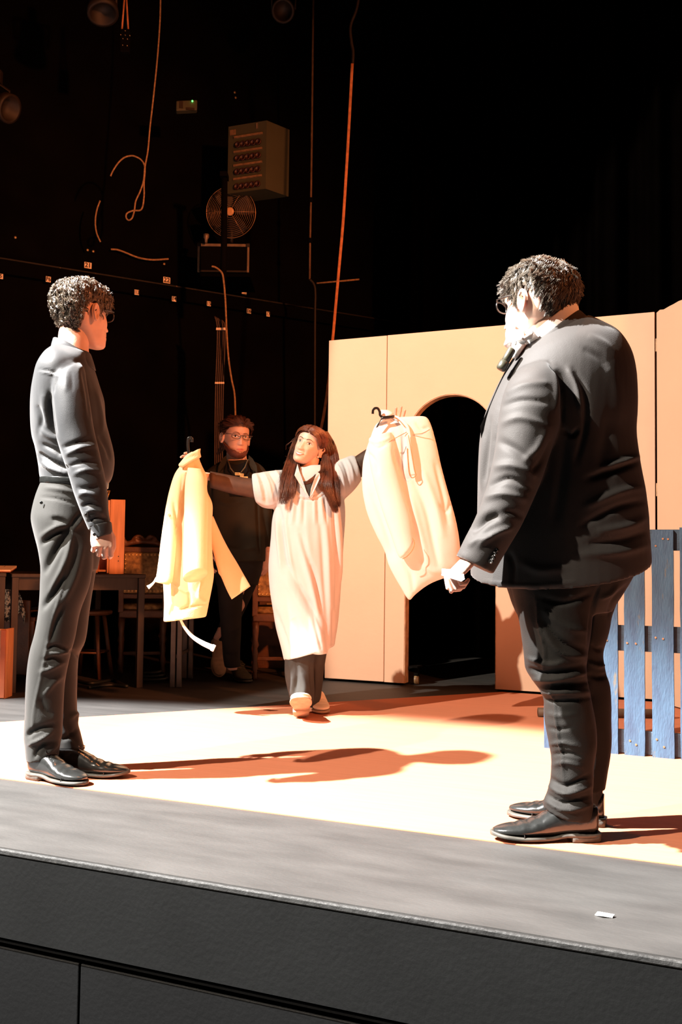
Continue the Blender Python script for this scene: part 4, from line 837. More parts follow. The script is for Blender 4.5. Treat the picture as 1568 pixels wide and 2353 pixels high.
V, F = loft([RG(D, 119, 800, 219, 850, .100, 0.0), RG(D, 120, 793, 216, 838, .092), RG(D, 122, 784, 211, 822, .080, .01), RG(D, 124, 778, 207, 812, .073, .01), RG(D, 128, 778, 203, 811, .067, .01), RG(D, 130, 792, 203, 822, .062, .01)], 40, 3)
mesh_obj('collar', V, F, m_shirt, shirt)
# trousers
tr = [loft([RG(D, 98, 1106, 243, 1116, .135), RG(D, 86, 1135, 246, 1142, .14), RG(D, 77, 1170, 240, 1176, .15), RG(D, 75, 1195, 236, 1202, .158), RG(D, 82, 1228, 231, 1236, .155), RG(D, 91, 1265, 229, 1272, .145), RG(D, 96, 1305, 222, 1312, .12)], 40, 4),
      loft([RG(D, 80, 1215, 212, 1225, .08, -.07), RG(D, 94, 1284, 213, 1290, .086, -.07), RG(D, 94, 1340, 205, 1345, .082, -.07), RG(D, 90, 1400, 184, 1405, .078, -.07), RG(D, 80, 1455, 173, 1462, .07, -.07), RG(D, 69, 1500, 160, 1508, .066, -.07), RG(D, 62, 1560, 148, 1568, .063, -.065), RG(D, 58, 1640, 144, 1645, .06, -.06), RG(D, 55, 1690, 142, 1688, .058, -.055), RG(D, 58, 1722, 137, 1716, .057, -.055), RG(D, 61, 1752, 134, 1738, .057, -.055)], 34, 4),
      loft([RG(D, 110, 1240, 228, 1250, .085, .09), RG(D, 122, 1310, 220, 1312, .085, .1), RG(D, 130, 1357, 212, 1360, .08, .1), RG(D, 132, 1410, 204, 1412, .075, .1), RG(D, 128, 1473, 196, 1473, .068, .1), RG(D, 124, 1512, 180, 1510, .064, .1), RG(D, 122, 1571, 176, 1571, .06, .1), RG(D, 120, 1652, 177, 1652, .058, .1), RG(D, 122, 1690, 186, 1688, .057, .1), RG(D, 128, 1728, 194, 1719, .057, .1), RG(D, 130, 1740, 195, 1725, .057, .1)], 30, 4)]
V, F = join(*tr); V, F = remesh(V, F, .0064, 4)
st_ = [([(163, 1211), (140, 1196), (118, 1192)], 5, -8), ([(163, 1211), (172, 1196), (186, 1178)], 4.5, -6), ([(168, 1217), (180, 1203), (192, 1189)], 4.5, 5), ([(162, 1213), (125, 1228), (95, 1252)], 5, -9), ([(160, 1205), (128, 1212), (90, 1236)], 6, 6), ([(158, 1222), (130, 1262), (98, 1322)], 8, -11), ([(166, 1220), (150, 1290), (112, 1372)], 7, 8), ([(150, 1320), (125, 1360), (96, 1400)], 7, -11), ([(190, 1250), (170, 1330), (130, 1410)], 8, 7),
       ([(164, 1215), (155, 1300), (118, 1440), (98, 1540), (78, 1640), (74, 1740)], 3.2, 3), ([(148, 1380), (128, 1430), (112, 1480)], 6, -7), ([(108, 1490), (128, 1484), (152, 1492)], 4, -9), ([(112, 1502), (140, 1500), (166, 1492)], 4, 8), ([(100, 1516), (128, 1512), (150, 1520)], 4, -8), ([(92, 1545), (116, 1536), (148, 1520)], 5, 7), ([(100, 1600), (122, 1570), (144, 1552)], 6, 6), ([(92, 1602), (104, 1632), (124, 1644)], 7, -9), ([(58, 1694), (84, 1676), (128, 1664)], 6, -11), ([(64, 1712), (92, 1700), (122, 1680)], 5, 9), ([(78, 1742), (96, 1712), (128, 1704)], 4, -8), ([(100, 1740), (122, 1720), (134, 1708)], 4, 7),
       ([(150, 1490), (172, 1500), (184, 1512)], 5, -8), ([(150, 1660), (164, 1690), (180, 1706)], 5, -6), ([(160, 1650), (176, 1640), (182, 1660)], 5, 7), ([(140, 1700), (160, 1690), (176, 1676)], 5, -7), ([(92, 1142), (130, 1146), (180, 1160)], 3, -3), ([(100, 1120), (140, 1125), (185, 1135)], 5, 4)]
V = sculpt(V, F, st_, .0028, (11, 11, 6), 9)
trou = mesh_obj('trousers', V, F, m_trou, pl)
V, F = loft([RG(D, 97, 1098, 246, 1108, .137), RG(D, 95, 1099, 248, 1109, .140), RG(D, 95, 1110, 247, 1120, .140), RG(D, 97, 1112, 246, 1122, .136)], 44, 3, 2.2); mesh_obj('belt', V, F, m_leather, pl)
p = P(95, 1155, D-.136); disc(MB(), p, CAM-p, .006, .002).build('pocket_button', m_button, trou, True)
h = G(74, 1787, zc); shoe('shoe', h, R_*.87-F_*.49, .268, pl, m_leather, m_sole, .100)
h = G(272, 1783, zc)-R_*.245; shoe('shoe', h, R_*.99-F_*.10, .292, pl, m_leather, m_sole, .096, .012)
# ------------------------------------------------------------ person on the right (dark jacket, white scarf)
m_jack = mat('dark_brown_jacket_wool', (0.0190, 0.0158, 0.0140), 0.70, 0.08, 8, 0.15, 500, spec=0.3, sheen=0.1)
m_jean = mat('washed_black_denim', (0.0085, 0.0073, 0.0060), 0.75, 0.22, 12, 0.2, 500, spec=0.25)
m_white = mat('white_cotton', (0.80, 0.79, 0.77), 0.8, 0.03, 10, 0.1, 300, spec=0.2)
m_hair2 = mat('dark_brown_hair', (0.095, 0.076, 0.056), 0.40, 0.35, 30, spec=0.7, dark=(0.040, 0.030, 0.022))
m_sock = mat('dark_sock', (0.02, 0.02, 0.019), 0.9, 0.2, 60)
D = 3.06
pr_ = thing('person', G(1320, 1915), 'person in dark jacket, jeans and white scarf standing in front of the blue pallet', 'person')
fr = frame(132, -3, 0); O = P(1233, 698, 3.07); SC = 1.12
hv, hf, _ = head_geo(SC, 1.06, 1.08)
parts = [(to_world(hv, O, fr), hf)]
for s in (-1, 1):
    V, F = ear_geo(s, SC*1.03); parts.append((to_world(V, O, fr), F))
parts.append(loft([RG(D, 1188, 815, 1320, 745, .075), RG(D, 1190, 795, 1312, 728, .072), RG(D, 1196, 768, 1308, 712, .07), RG(D, 1206, 735, 1304, 690, .068), RG(D, 1215, 705, 1295, 672, .06)], 28, 4))
Wl = P(1084, 1282, D-.20)
parts.append(hand_geo(Wl, -.62*R_-.58*Zu-.25*F_, .60*R_-.70*Zu+.28*F_, 1, [(62, 70, 40), (70, 75, 40), (74, 75, 40), (76, 70, 40)], spread=(6, 1, -3, -8), thumb=((.5, .85, -.35), (.0, .95, -.5), (-.3, .9, -.5)), sc=.92))
parts.append(hand_geo(P(1230, 1320, D+.26), -.2*R_-Zu, .5*R_-.8*F_, -1, [(30, 40, 25)]*4, sc=1.0))
parts.append(capsules([([P(1300, 1330, D), P(1290, 1100, D), P(1300, 900, D), P(1270, 790, D)], [.14, .14, .13, .06]),
    ([P(1280, 850, D), P(1230, 880, D-.15), P(1190, 1080, D-.19), P(1090, 1285, D-.20)], [.05, .045, .04, .029]), ([P(1300, 850, D), P(1310, 880, D+.17), P(1290, 1080, D+.24), P(1232, 1315, D+.26)], [.05, .045, .038, .028]),
    ([P(1300, 1340, D), P(1275, 1400, D-.08), P(1285, 1560, D-.08), P(1318, 1750, D-.07), P(1322, 1880, D-.07)], [.09, .065, .04, .034, .03]), ([P(1320, 1340, D), P(1345, 1400, D+.1), P(1340, 1560, D+.1), P(1355, 1800, D+.1), P(1360, 1880, D+.11)], [.09, .065, .04, .03, .026])]))
V, F = join(*parts); mesh_obj('body', V, F, m_skin2, pr_)
zm = ([0, .45, .8, 1.05, 1.25, 1.45, 1.75, 2.1, 2.5, 3.15], [.066, .064, .052, .03, -.015, .030, .034, -.01, -.045, -.060])
short_hair('hair', O, fr, m_hair2, pr_, 7500, zm, (.034, .054), .0022, 3.0, (.005, -.066, .098), .42, .00085, 11, SC, 7, .009, .007, 1.06, lenf=lambda p: 1.25 if p[2] > .06 else (.60 if p[2] < -.02 else .9), clump=.07, rnd=.16, liftf=lambda p: 1.6 if p[1] > .02 and p[2] > .05 else (.45 if p[2] < .03 else 1))
glasses(O, fr, pr_, m_glass, SC*1.03, half=(.026, .0135), y0=.097, z0=0.004)
jk = [loft([RG(D, 1081, 1324, 1495, 1286, .19, bz=.060), RG(D, 1084, 1300, 1494, 1262, .19, bz=.05), RG(D, 1092, 1245, 1491, 1222, .19, bz=.03), RG(D, 1097, 1190, 1488, 1178, .19, bz=.015), RG(D, 1099, 1130, 1480, 1125, .19), RG(D, 1100, 1072, 1469, 1066, .185), RG(D, 1104, 1002, 1460, 1000, .185), RG(D, 1114, 955, 1462, 950, .19), RG(D, 1130, 915, 1462, 903, .19), RG(D, 1150, 872, 1458, 850, .185), RG(D, 1164, 850, 1446, 806, .175), RG(D, 1175, 833, 1420, 766, .155), RG(D, 1183, 819, 1388, 745, .125), RG(D, 1189, 806, 1355, 727, .09)], 48, 4),
      loft([RG(D, 1195, 846, 1262, 828, .05, -.10), RG(D, 1172, 872, 1284, 848, .078, -.135), RG(D, 1156, 912, 1292, 900, .088, -.165), RG(D, 1147, 965, 1289, 962, .088, -.18), RG(D, 1137, 1040, 1267, 1036, .083, -.19), RG(D, 1126, 1092, 1247, 1096, .078, -.195), RG(D, 1113, 1137, 1229, 1142, .074, -.2), RG(D, 1092, 1191, 1203, 1200, .069, -.2), RG(D, 1071, 1232, 1175, 1248, .063, -.2), RG(D, 1052, 1270, 1146, 1298, .058, -.2), RG(D, 1048, 1277, 1133, 1320, .056, -.2)], 34, 4),
      loft([RG(D, 1240, 845, 1320, 830, .05, .12), RG(D, 1225, 880, 1350, 870, .08, .18), RG(D, 1230, 960, 1360, 955, .082, .22), RG(D, 1225, 1060, 1345, 1060, .078, .24), RG(D, 1205, 1160, 1310, 1160, .07, .25), RG(D, 1192, 1260, 1285, 1262, .06, .26), RG(D, 1190, 1300, 1272, 1305, .055, .26)], 28, 4)]
V, F = join(*jk); V, F = remesh(V, F, .0054, 7)
st_ = [([(1262, 832), (1284, 862), (1293, 910), (1293, 975)], 4, -10), ([(1275, 850), (1280, 900), (1276, 950)], 7, 5), ([(1305, 845), (1326, 890), (1336, 950)], 6, 7), ([(1318, 850), (1345, 905), (1345, 985), (1325, 1060)], 7, -6), ([(1295, 985), (1315, 1000), (1330, 985)], 5, -6),
       ([(1162, 905), (1205, 885), (1262, 880)], 8, 5), ([(1152, 935), (1200, 920), (1262, 925)], 7, -5), ([(1150, 975), (1200, 960), (1270, 985)], 8, 5), ([(1142, 1012), (1180, 1030), (1225, 1060)], 9, -6), ([(1258, 985), (1236, 1030), (1205, 1060)], 9, 6), ([(1270, 1010), (1248, 1060), (1220, 1085)], 7, -8), ([(1132, 1075), (1180, 1070), (1235, 1095)], 9, 7), ([(1122, 1120), (1170, 1100), (1225, 1125)], 7, -7), ([(1112, 1145), (1160, 1135), (1215, 1150)], 8, 7), ([(1080, 1225), (1115, 1195), (1150, 1185)], 10, -14), ([(1098, 1256), (1140, 1225), (1180, 1210)], 7, 9), ([(1075, 1255), (1100, 1240), (1125, 1235)], 7, 5), ([(1160, 1175), (1185, 1180), (1205, 1190)], 6, -7),
       ([(1470, 1058), (1420, 1078), (1350, 1100)], 7, -9), ([(1472, 1048), (1430, 1062), (1380, 1075)], 7, 9), ([(1480, 1120), (1420, 1132), (1345, 1165)], 9, 6), ([(1486, 1150), (1420, 1165), (1340, 1205)], 8, -6), ([(1488, 1190), (1440, 1210), (1370, 1222)], 9, 6), ([(1490, 1220), (1430, 1240), (1350, 1250)], 8, -6), ([(1494, 1250), (1430, 1268), (1330, 1275)], 9, 5), ([(1300, 1000), (1292, 1100), (1275, 1200)], 12, -5), ([(1395, 830), (1420, 900), (1425, 980)], 14, 4), ([(1340, 800), (1375, 820), (1400, 850)], 9, -4), ([(1350, 770), (1390, 790), (1420, 820)], 8, 4), ([(1400, 960), (1390, 1040), (1395, 1100)], 14, -4),
       ([(1170, 1270), (1180, 1300), (1178, 1340)], 6, -7), ([(1195, 1290), (1240, 1310), (1300, 1305)], 10, 4), ([(1100, 1345), (1219, 1358), (1330, 1345)], 3, -2), ([(1112, 1335), (1219, 1346), (1330, 1336)], 3, 2),
       ([(1128, 960), (1120, 1040), (1114, 1110)], 4, -6), ([(1112, 1000), (1109, 1060), (1106, 1130)], 4, 5)]
V = sculpt(V, F, st_, .0013, (9, 9, 9), 21)
jacket = mesh_obj('jacket', V, F, m_jack, pr_)
V, F = loft([RG(D, 1176, 846, 1364, 750, .110), RG(D, 1175, 839, 1360, 740, .108), RG(D, 1178, 832, 1346, 727, .100), RG(D, 1183, 827, 1334, 716, .093), RG(D, 1187, 826, 1328, 715, .088), RG(D, 1187, 836, 1328, 726, .086)], 40, 3); mesh_obj('collar', V, F, m_jack, jacket)
lp = [(1184, 816), (1166, 842), (1143, 890), (1121, 942), (1104, 979), (1106, 1006), (1118, 984), (1140, 935), (1163, 880), (1184, 838)]
V = [P(x, y, D-.035+.012*(k in (5, 6, 7, 8, 9))) for k, (x, y) in enumerate(lp)]+[P(x, y, D-.018+.012*(k in (5, 6, 7, 8, 9))) for k, (x, y) in enumerate(lp)]; n = len(lp)
mesh_obj('lapel', V, [list(range(n)), list(range(n, 2*n))[::-1]]+[(k, (k+1) % n, n+(k+1) % n, n+k) for k in range(n)], m_jack, jacket, False)
for (x, y) in ((1141, 1264), (1137, 1273), (1133, 1282), (1129, 1290)):
    p = P(x, y, D-.252); disc(MB(), p, CAM-p-R_*1.2, .0068, .005).build('button', m_button, jacket, True)
V, F = loft([RG(D, 1188, 836, 1332, 726, .090), RG(D, 1187, 824, 1330, 714, .088), RG(D, 1190, 797, 1326, 692, .084), RG(D, 1192, 794, 1324, 690, .081), RG(D, 1194, 802, 1320, 698, .078)], 40, 3); mesh_obj('shirt_collar', V, F, m_white, pr_)
sf = [loft([(P(1188, 760, D-.03), R_*.012, F_*.02), (P(1184, 770, D-.03), R_*.026+Zu*.01, F_*.032), (P(1182, 785, D-.03), R_*.030+Zu*.01, F_*.036), (P(1180, 796, D-.03), R_*.022, F_*.03), (P(1177, 800, D-.03), R_*.010, F_*.02)], 20, 4),
      loft([(P(1178, 747, D-.02), R_*.010, F_*.018), (P(1174, 758, D-.02), R_*.014, F_*.026), (P(1172, 776, D-.02), R_*.013, F_*.026), (P(1172, 794, D-.02), R_*.009, F_*.018)], 18, 4),
      loft([(P(1196, 790, D-.05), R_*.02, F_*.02), (P(1190, 806, D-.06), R_*.015, F_*.018), (P(1184, 822, D-.055), R_*.008, F_*.012)], 16, 4),
      loft([(P(1178, 790, D-.04), R_*.03, F_*.03), (P(1205, 775, D-.07), R_*.02+Zu*.015, F_*.02), (P(1225, 762, D-.08), Zu*.022, F_*.014)], 16, 4)]
V, F = join(*sf); V, F = remesh(V, F, .004, 2); V = sculpt(V, F, [([(1170, 752), (1176, 775), (1172, 795)], 3, -5), ([(1182, 762), (1186, 780), (1182, 798)], 3, -5), ([(1190, 770), (1204, 780), (1210, 790)], 3, 4)], .0012, (40, 40, 40), 5)
mesh_obj('scarf', V, F, m_white, pr_)
V, F = loft([RG(D, 1066, 1281, 1135, 1316, .050, -.2), RG(D, 1058, 1286, 1128, 1322, .048, -.2), RG(D, 1057, 1289, 1125, 1324, .046, -.2)], 26, 2)
tr = [loft([RG(D, 1160, 1335, 1466, 1300, .165), RG(D, 1170, 1362, 1448, 1332, .16), RG(D, 1180, 1390, 1425, 1368, .15), RG(D, 1195, 1420, 1405, 1405, .12)], 40, 4),
      loft([RG(D, 1172, 1340, 1388, 1335, .10, -.08), RG(D, 1188, 1404, 1364, 1400, .10, -.08), RG(D, 1199, 1458, 1358, 1455, .098, -.08), RG(D, 1205, 1512, 1350, 1498, .092, -.08), RG(D, 1211, 1541, 1347, 1541, .088, -.08), RG(D, 1233, 1572, 1353, 1578, .082, -.075), RG(D, 1249, 1602, 1361, 1612, .078, -.07), RG(D, 1254, 1657, 1370, 1664, .076, -.07), RG(D, 1264, 1712, 1369, 1725, .07, -.07), RG(D, 1268, 1766, 1364, 1780, .064, -.07), RG(D, 1261, 1812, 1362, 1824, .064, -.07), RG(D, 1250, 1842, 1364, 1866, .066, -.07, bz=.008), RG(D, 1248, 1855, 1364, 1880, .066, -.07, bz=.014)], 36, 4),
      loft([RG(D, 1280, 1335, 1460, 1312, .1, .08), RG(D, 1275, 1375, 1424, 1366, .1, .1), RG(D, 1272, 1410, 1409, 1404, .1, .1), RG(D, 1270, 1450, 1399, 1447, .095, .1), RG(D, 1275, 1500, 1385, 1500, .09, .1), RG(D, 1280, 1541, 1391, 1541, .086, .1), RG(D, 1290, 1585, 1402, 1587, .08, .1), RG(D, 1296, 1657, 1404, 1657, .076, .1), RG(D, 1300, 1722, 1404, 1722, .07, .1), RG(D, 1303, 1780, 1395, 1780, .062, .1), RG(D, 1305, 1816, 1391, 1814, .058, .1)], 32, 4)]
V, F = join(*tr); V, F = remesh(V, F, .006, 3)
st_ = [([(1232, 1370), (1240, 1440), (1252, 1500), (1245, 1550)], 3, 5), ([(1262, 1575), (1274, 1620), (1282, 1680), (1292, 1740), (1298, 1830)], 2.5, 5), ([(1245, 1420), (1290, 1475), (1345, 1492)], 6, -9), ([(1248, 1400), (1300, 1440), (1350, 1450)], 7, 6), ([(1246, 1450), (1290, 1500), (1348, 1508)], 6, 8), ([(1210, 1512), (1262, 1528), (1300, 1520)], 5, 7), ([(1212, 1535), (1260, 1548), (1346, 1528)], 6, -10), ([(1225, 1560), (1280, 1560), (1350, 1545)], 5, 9), ([(1236, 1576), (1290, 1578), (1352, 1566)], 5, -11), ([(1243, 1592), (1290, 1590), (1356, 1590)], 5, 8), ([(1250, 1606), (1290, 1612), (1358, 1602)], 4, -7),
       ([(1240, 1372), (1300, 1385), (1360, 1362)], 6, -6), ([(1256, 1640), (1290, 1645), (1330, 1640)], 5, 3), ([(1258, 1672), (1285, 1676), (1320, 1670)], 4, -4), ([(1264, 1712), (1290, 1706), (1330, 1716)], 4, 5), ([(1266, 1735), (1300, 1730), (1340, 1738)], 4, -5), ([(1268, 1760), (1300, 1752), (1345, 1765)], 5, 5), ([(1264, 1788), (1300, 1806), (1358, 1780)], 5, -9), ([(1262, 1806), (1300, 1824), (1360, 1806)], 5, 9), ([(1256, 1824), (1295, 1845), (1360, 1828)], 4, -9), ([(1252, 1840), (1300, 1862), (1362, 1848)], 4, 7), ([(1360, 1480), (1375, 1492), (1384, 1490)], 5, -7), ([(1352, 1520), (1372, 1530), (1390, 1528)], 5, 8), ([(1356, 1550), (1376, 1556), (1396, 1552)], 5, -9), ([(1420, 1345), (1400, 1365), (1380, 1375)], 5, 6), ([(1440, 1345), (1410, 1380), (1400, 1420)], 5, -5), ([(1378, 1345), (1362, 1400), (1352, 1480)], 4, -7)]
V = sculpt(V, F, st_, .0036, (12, 12, 16), 33)
mesh_obj('jeans', V, F, m_jean, pr_)
V, F = loft([RG(D, 1318, 1800, 1386, 1800, .045, .1), RG(D, 1326, 1835, 1384, 1835, .04, .1), RG(D, 1330, 1868, 1384, 1868, .04, .1)], 22, 3); mesh_obj('sock', V, F, m_sock, pr_)
shoe('shoe', G(1369, 1930, zc), -R_*.995-F_*.03, .312, pr_, m_leather, m_sole, .102, .010)
shoe('shoe', G(1386, 1897, zc), -R_*.93+F_*.36, .300, pr_, m_leather, m_sole, .100)
# held card and the small microphone at the scarf
dz = D-.262; cd = [(1016, 1307), (1064, 1309), (1068, 1331), (1060, 1336), (1015, 1322)]
cz = (.03, .02, -.01, -.015, -.01); V = [P(x, y, dz+z) for (x, y), z in zip(cd, cz)]+[P(x+1, y, dz+.004+z) for (x, y), z in zip(cd, cz)]; n = 5
tag(mesh_obj('card', V, [list(range(n)), list(range(n, 2*n))[::-1]]+[(k, (k+1) % n, n+(k+1) % n, n+k) for k in range(n)], m_pap, None, False), 'small white card held low in the hand of the person in the jacket', 'card')
a, b = P(1178, 801, D-.085), P(1150, 851, D-.085); dvm = (b-a)/np.linalg.norm(b-a); Lm = np.linalg.norm(b-a)
m_dev = mat('black_device_plastic', (0.035, 0.033, 0.022), 0.3, 0.2, 30, spec=0.6)
dvc = thing('microphone', a, 'small black rounded microphone hanging under the white scarf', 'microphone')
MB().lathe(a, [(.010, 0), (.0125, .004), (.0125, Lm*.55), (.0115, Lm*.57)], 20, dvm).build('barrel', m_dev, dvc, True)
MB().lathe(a, [(.0115, Lm*.57), (.0150, Lm*.60), (.0155, Lm*.92), (.0120, Lm*.985), (.006, Lm)], 20, dvm).build('head', m_dev, dvc, True)
# ------------------------------------------------------------ person in the middle with arms spread, holding two coats
m_dress = mat('white_smock_cotton', (0.50, 0.52, 0.53), 0.8, 0.02, 6, 0.12, 300, spec=0.15, trans=0.12)
m_mesh = mat('sheer_black_mesh', (0.045, 0.020, 0.010), 0.6, 0.2, 30, 0.1, 400)
m_blk = mat('black_trouser_cloth', (0.034, 0.034, 0.032), 0.8, 0.12, 9, 0.15, 400, spec=0.2)
m_hair3 = mat('auburn_long_hair', (0.115, 0.036, 0.014), 0.38, 0.35, 14, spec=0.55, dark=(0.035, 0.012, 0.006))
m_canvas = mat('cream_canvas_shoe', (0.74, 0.62, 0.47), 0.7, 0.05, 20)
m_tansole = mat('tan_rubber_sole', (0.36, 0.25, 0.17), 0.7, 0.15, 30)
m_brow = mat('dark_eyebrow', (0.06, 0.025, 0.012), 0.7, 0.2, 60)
m_pearl = mat('pearl', (0.85, 0.78, 0.7), 0.2, 0.03, 20)
D = 5.40
def lock(guide, wid, n, seed, wav=.004, K=14, D0=D):
    rg = np.random.RandomState(seed); g = catmull([[x, y, dz] for x, y, dz in guide], 6); w = np.interp(np.linspace(0, 1, len(g)), np.linspace(0, 1, len(wid)), wid)
    ii = np.linspace(0, len(g)-1, K); out = np.zeros((n, K, 3)); c = np.array([P(x, y, D0+dz) for x, y, dz in g])
    for s in range(n):
        a, r_ = rg.uniform(0, 6.28), sqrt(rg.uniform(0, 1)); ph, f = rg.uniform(0, 6.28), rg.uniform(3, 7); e = rg.uniform(.82, 1.04)
        for k in range(K):
            j = min(ii[k]*e, len(g)-1.001); b = int(j); t = j-b; p = c[b]*(1-t)+c[b+1]*t; ww = w[b]*(1-t)+w[b+1]*t; u = k/(K-1)
            out[s, k] = p+Rh*(cos(a)*r_*ww+wav*sin(f*u+ph)*u)+Fh*(sin(a)*r_*ww*.7)+Zu*wav*.5*cos(f*u+ph)*u
    return out
def face(O, fr, SC, hv, hf, par, hair, smile=True, brow=None):
    bv = BVHTree.FromPolygons([Vector(v) for v in hv], [list(map(int, f)) for f in hf]); S = SC
    for s in (-1, 1):
        mx_ = lambda L: [(s*x, z) for x, z in L]
        et = [(.0165, -.003), (.022, .0025), (.030, .0048), (.038, .0030), (.0445, -.0015)]; eb = [(.0165, -.003), (.024, -.0058), (.031, -.0064), (.039, -.0052), (.0445, -.0015)]
        if smile: eb = [(x, z+.0012*(0.2 < (x-.0165)/.028 < .9)) for x, z in eb]
        ey = patch(O, fr, bv, mx_(et), mx_(eb), m_eye, 'eye', par, .0012, .003, sc=S)
        c = .0305; k = .0050; patch(O, fr, bv, mx_([(c-k, -.001), (c-k*.6, .0032), (c, .0042), (c+k*.6, .0032), (c+k, -.001)]), mx_([(c-k, -.001), (c-k*.6, -.0044), (c, -.0055), (c+k*.6, -.0044), (c+k, -.001)]), m_iris, 'iris', ey, .0042, .0012, 8, 4, sc=S)
        patch(O, fr, bv, mx_([(x, z+.0022) for x, z in et]), mx_([(x, z-.0003) for x, z in et]), m_brow, 'eyelash', ey, .0035, .0012, 12, 2, sc=S)
        patch(O, fr, bv, mx_([(.011, .0185), (.024, .0235), (.037, .0235), (.049, .0150)]), mx_([(.011, .0140), (.024, .0190), (.037, .0200), (.049, .0142)]), brow or m_brow, 'eyebrow', par, .0010, .0016, 12, 2, sc=S)
    if smile:
        up = [(-.027, -.0655), (-.014, -.0665), (0, -.0685), (.014, -.0665), (.027, -.0655)]; ub = [(-.027, -.0660), (-.014, -.0700), (0, -.0720), (.014, -.0700), (.027, -.0660)]
        lt = [(-.026, -.0665), (-.014, -.0755), (0, -.0785), (.014, -.0755), (.026, -.0665)]; lb = [(-.027, -.0668), (-.014, -.0815), (0, -.0855), (.014, -.0815), (.027, -.0668)]
        patch(O, fr, bv, ub, lt, m_teeth, 'teeth', par, .0012, .0015, 16, 3, sc=S)
    else:
        up = [(-.024, -.0755), (-.010, -.0695), (0, -.0705), (.010, -.0695), (.024, -.0755)]; ub = [(-.024, -.0760), (-.010, -.0752), (0, -.0758), (.010, -.0752), (.024, -.0760)]
        lt = ub; lb = [(-.023, -.0765), (-.010, -.0830), (0, -.0845), (.010, -.0830), (.023, -.0765)]
    patch(O, fr, bv, up, ub, m_lips, 'upper_lip', par, .0012, .0022, 16, 3, sc=S); patch(O, fr, bv, lt, lb, m_lips, 'lower_lip', par, .0012, .0026, 16, 3, sc=S)
    return bv
wm = thing('person', G(712, 1642), 'smiling person with long auburn hair in a long white smock, holding up two coats', 'person')
fr = frame(-110, 9, -19); O = P(710, 1024, 5.40); SC = .94
hv, hf, _ = head_geo(SC, 1.03, .98, .85, smile=.8)
parts = [(to_world(hv, O, fr), hf)]
for s in (-1, 1):
    V, F = ear_geo(s, SC); parts.append((to_world(V, O, fr), F))
parts.append(loft([RG(D, 676, 1122, 738, 1120, .05, -.06), RG(D, 684, 1104, 734, 1104, .05, -.04), RG(D, 690, 1085, 732, 1088, .048, -.01), RG(D, 692, 1066, 734, 1070, .048, .01), RG(D, 697, 1045, 736, 1050, .046, .02), RG(D, 702, 1025, 738, 1030, .04, .03)], 26, 4))
parts.append(hand_geo(P(462, 1090, D-.03), -.62*R_+.78*Zu+.05*F_, -.55*R_-.25*Zu-.8*F_, -1, [(20, 35, 25), (30, 40, 25), (45, 45, 30), (55, 50, 30)], spread=(14, 5, -4, -12), sc=.93))
parts.append(hand_geo(P(906, 1006, D+.06), .30*R_+.95*Zu, -.95*F_-.1*R_, 1, [(10, 15, 12), (6, 12, 10), (10, 14, 10), (25, 25, 15)], spread=(9, 3, -3, -14), sc=.95))
parts.append(capsules([([P(708, 1470, D), P(708, 1250, D), P(712, 1130, D), P(712, 1090, D)], [.09, .085, .09, .05]), ([P(705, 1120, D), P(630, 1120, D), P(560, 1115, D-.02), P(464, 1091, D-.06)], [.05, .038, .028, .022]), ([P(715, 1120, D), P(790, 1100, D+.02), P(850, 1055, D+.05), P(904, 1010, D+.06)], [.05, .038, .028, .022]),
    ([P(705, 1400, D), P(690, 1500, D-.04), P(692, 1620, D-.06)], [.08, .045, .032]), ([P(715, 1400, D), P(726, 1500, D+.1), P(725, 1615, D+.12)], [.08, .045, .032])], .012))
V, F = join(*parts); wb = mesh_obj('body', V, F, m_skin2, wm)
face(O, fr, SC, hv, hf, wb, None, True)
p = np.asarray(O)+(-.0705*fr[0]*1.07-.010*fr[1]-.044*fr[2])*SC; MB().lathe(p, [(.002, -.005), (.0045, -.003), (.0055, 0), (.0045, .003), (.002, .005)], 12).build('earring', m_pearl, wb, True)
zm = ([0, .35, .7, .95, 1.15, 1.35, 1.5, 1.7, 2.1, 3.15], [.066, .062, .050, .028, .010, .005, .020, .015, -.08, -.10])
V, F, N = hair_cap(.014, zm, SC, .003, 4, 40, .97); hc = mesh_obj('hair', to_world(V, O, fr), F, m_hair3, wm)
# strands laid over the scalp from the parting
rg = np.random.RandomState(5); PT = []
Hv, Hf, Th = head_geo(1.0, .97, off=.017)
bvh = BVHTree.FromPolygons([Vector(v) for v in Hv], [list(map(int, f)) for f in Hf])
for s in range(2600):
    sd = rg.choice((-1, 1)); y0 = rg.uniform(-.06, .090); q = []
    for k in range(10):
        t = k/9; a = sd*(.05+t*rg.uniform(.96, 1.04)*1.62); yy = y0-.050*t-(.035+.02*(y0 > .05))*t*t+.004*sin(6*t+s*.7)
        h = bvh.ray_cast(Vector((.35*sin(a), yy, .01+.35*cos(a))), Vector((-sin(a), 0, -cos(a))))[0]
        if h is None: h = Vector((.07*sin(a), yy, .1*cos(a)))
        q.append(np.array(h)+rg.normal(0, .0012, 3))
    if y0 > .045 or True: PT.append(q)
for s in range(1100):
    sd = rg.choice((-1, 1)); o = rg.uniform(0, .034); q = []; k0 = rg.uniform(0, .25)
    for k in range(10):
        t = k0+(1-k0)*k/9; th_ = .02+1.62*t; z = np.interp(th_, zm[0], zm[1])+o*(1-.5*t)-.004+(.010 if t > .8 else 0)
        h = bvh.ray_cast(Vector((sd*.3*sin(th_), .3*cos(th_), z)), Vector((-sd*sin(th_), -cos(th_), 0)))[0]
        if h is None: h = Vector((sd*.05*sin(th_), .06*cos(th_), z))
        q.append(np.array(h)+rg.normal(0, .0010, 3)+np.array([sd*sin(th_), cos(th_), 0])*.004*sin(pi*t))
    PT.append(q)
PT = np.array(PT)*SC; strands_obj('lock', to_world(PT.reshape(-1, 3), O, fr).reshape(PT.shape), .0011, m_hair3, hc, kind='stuff')
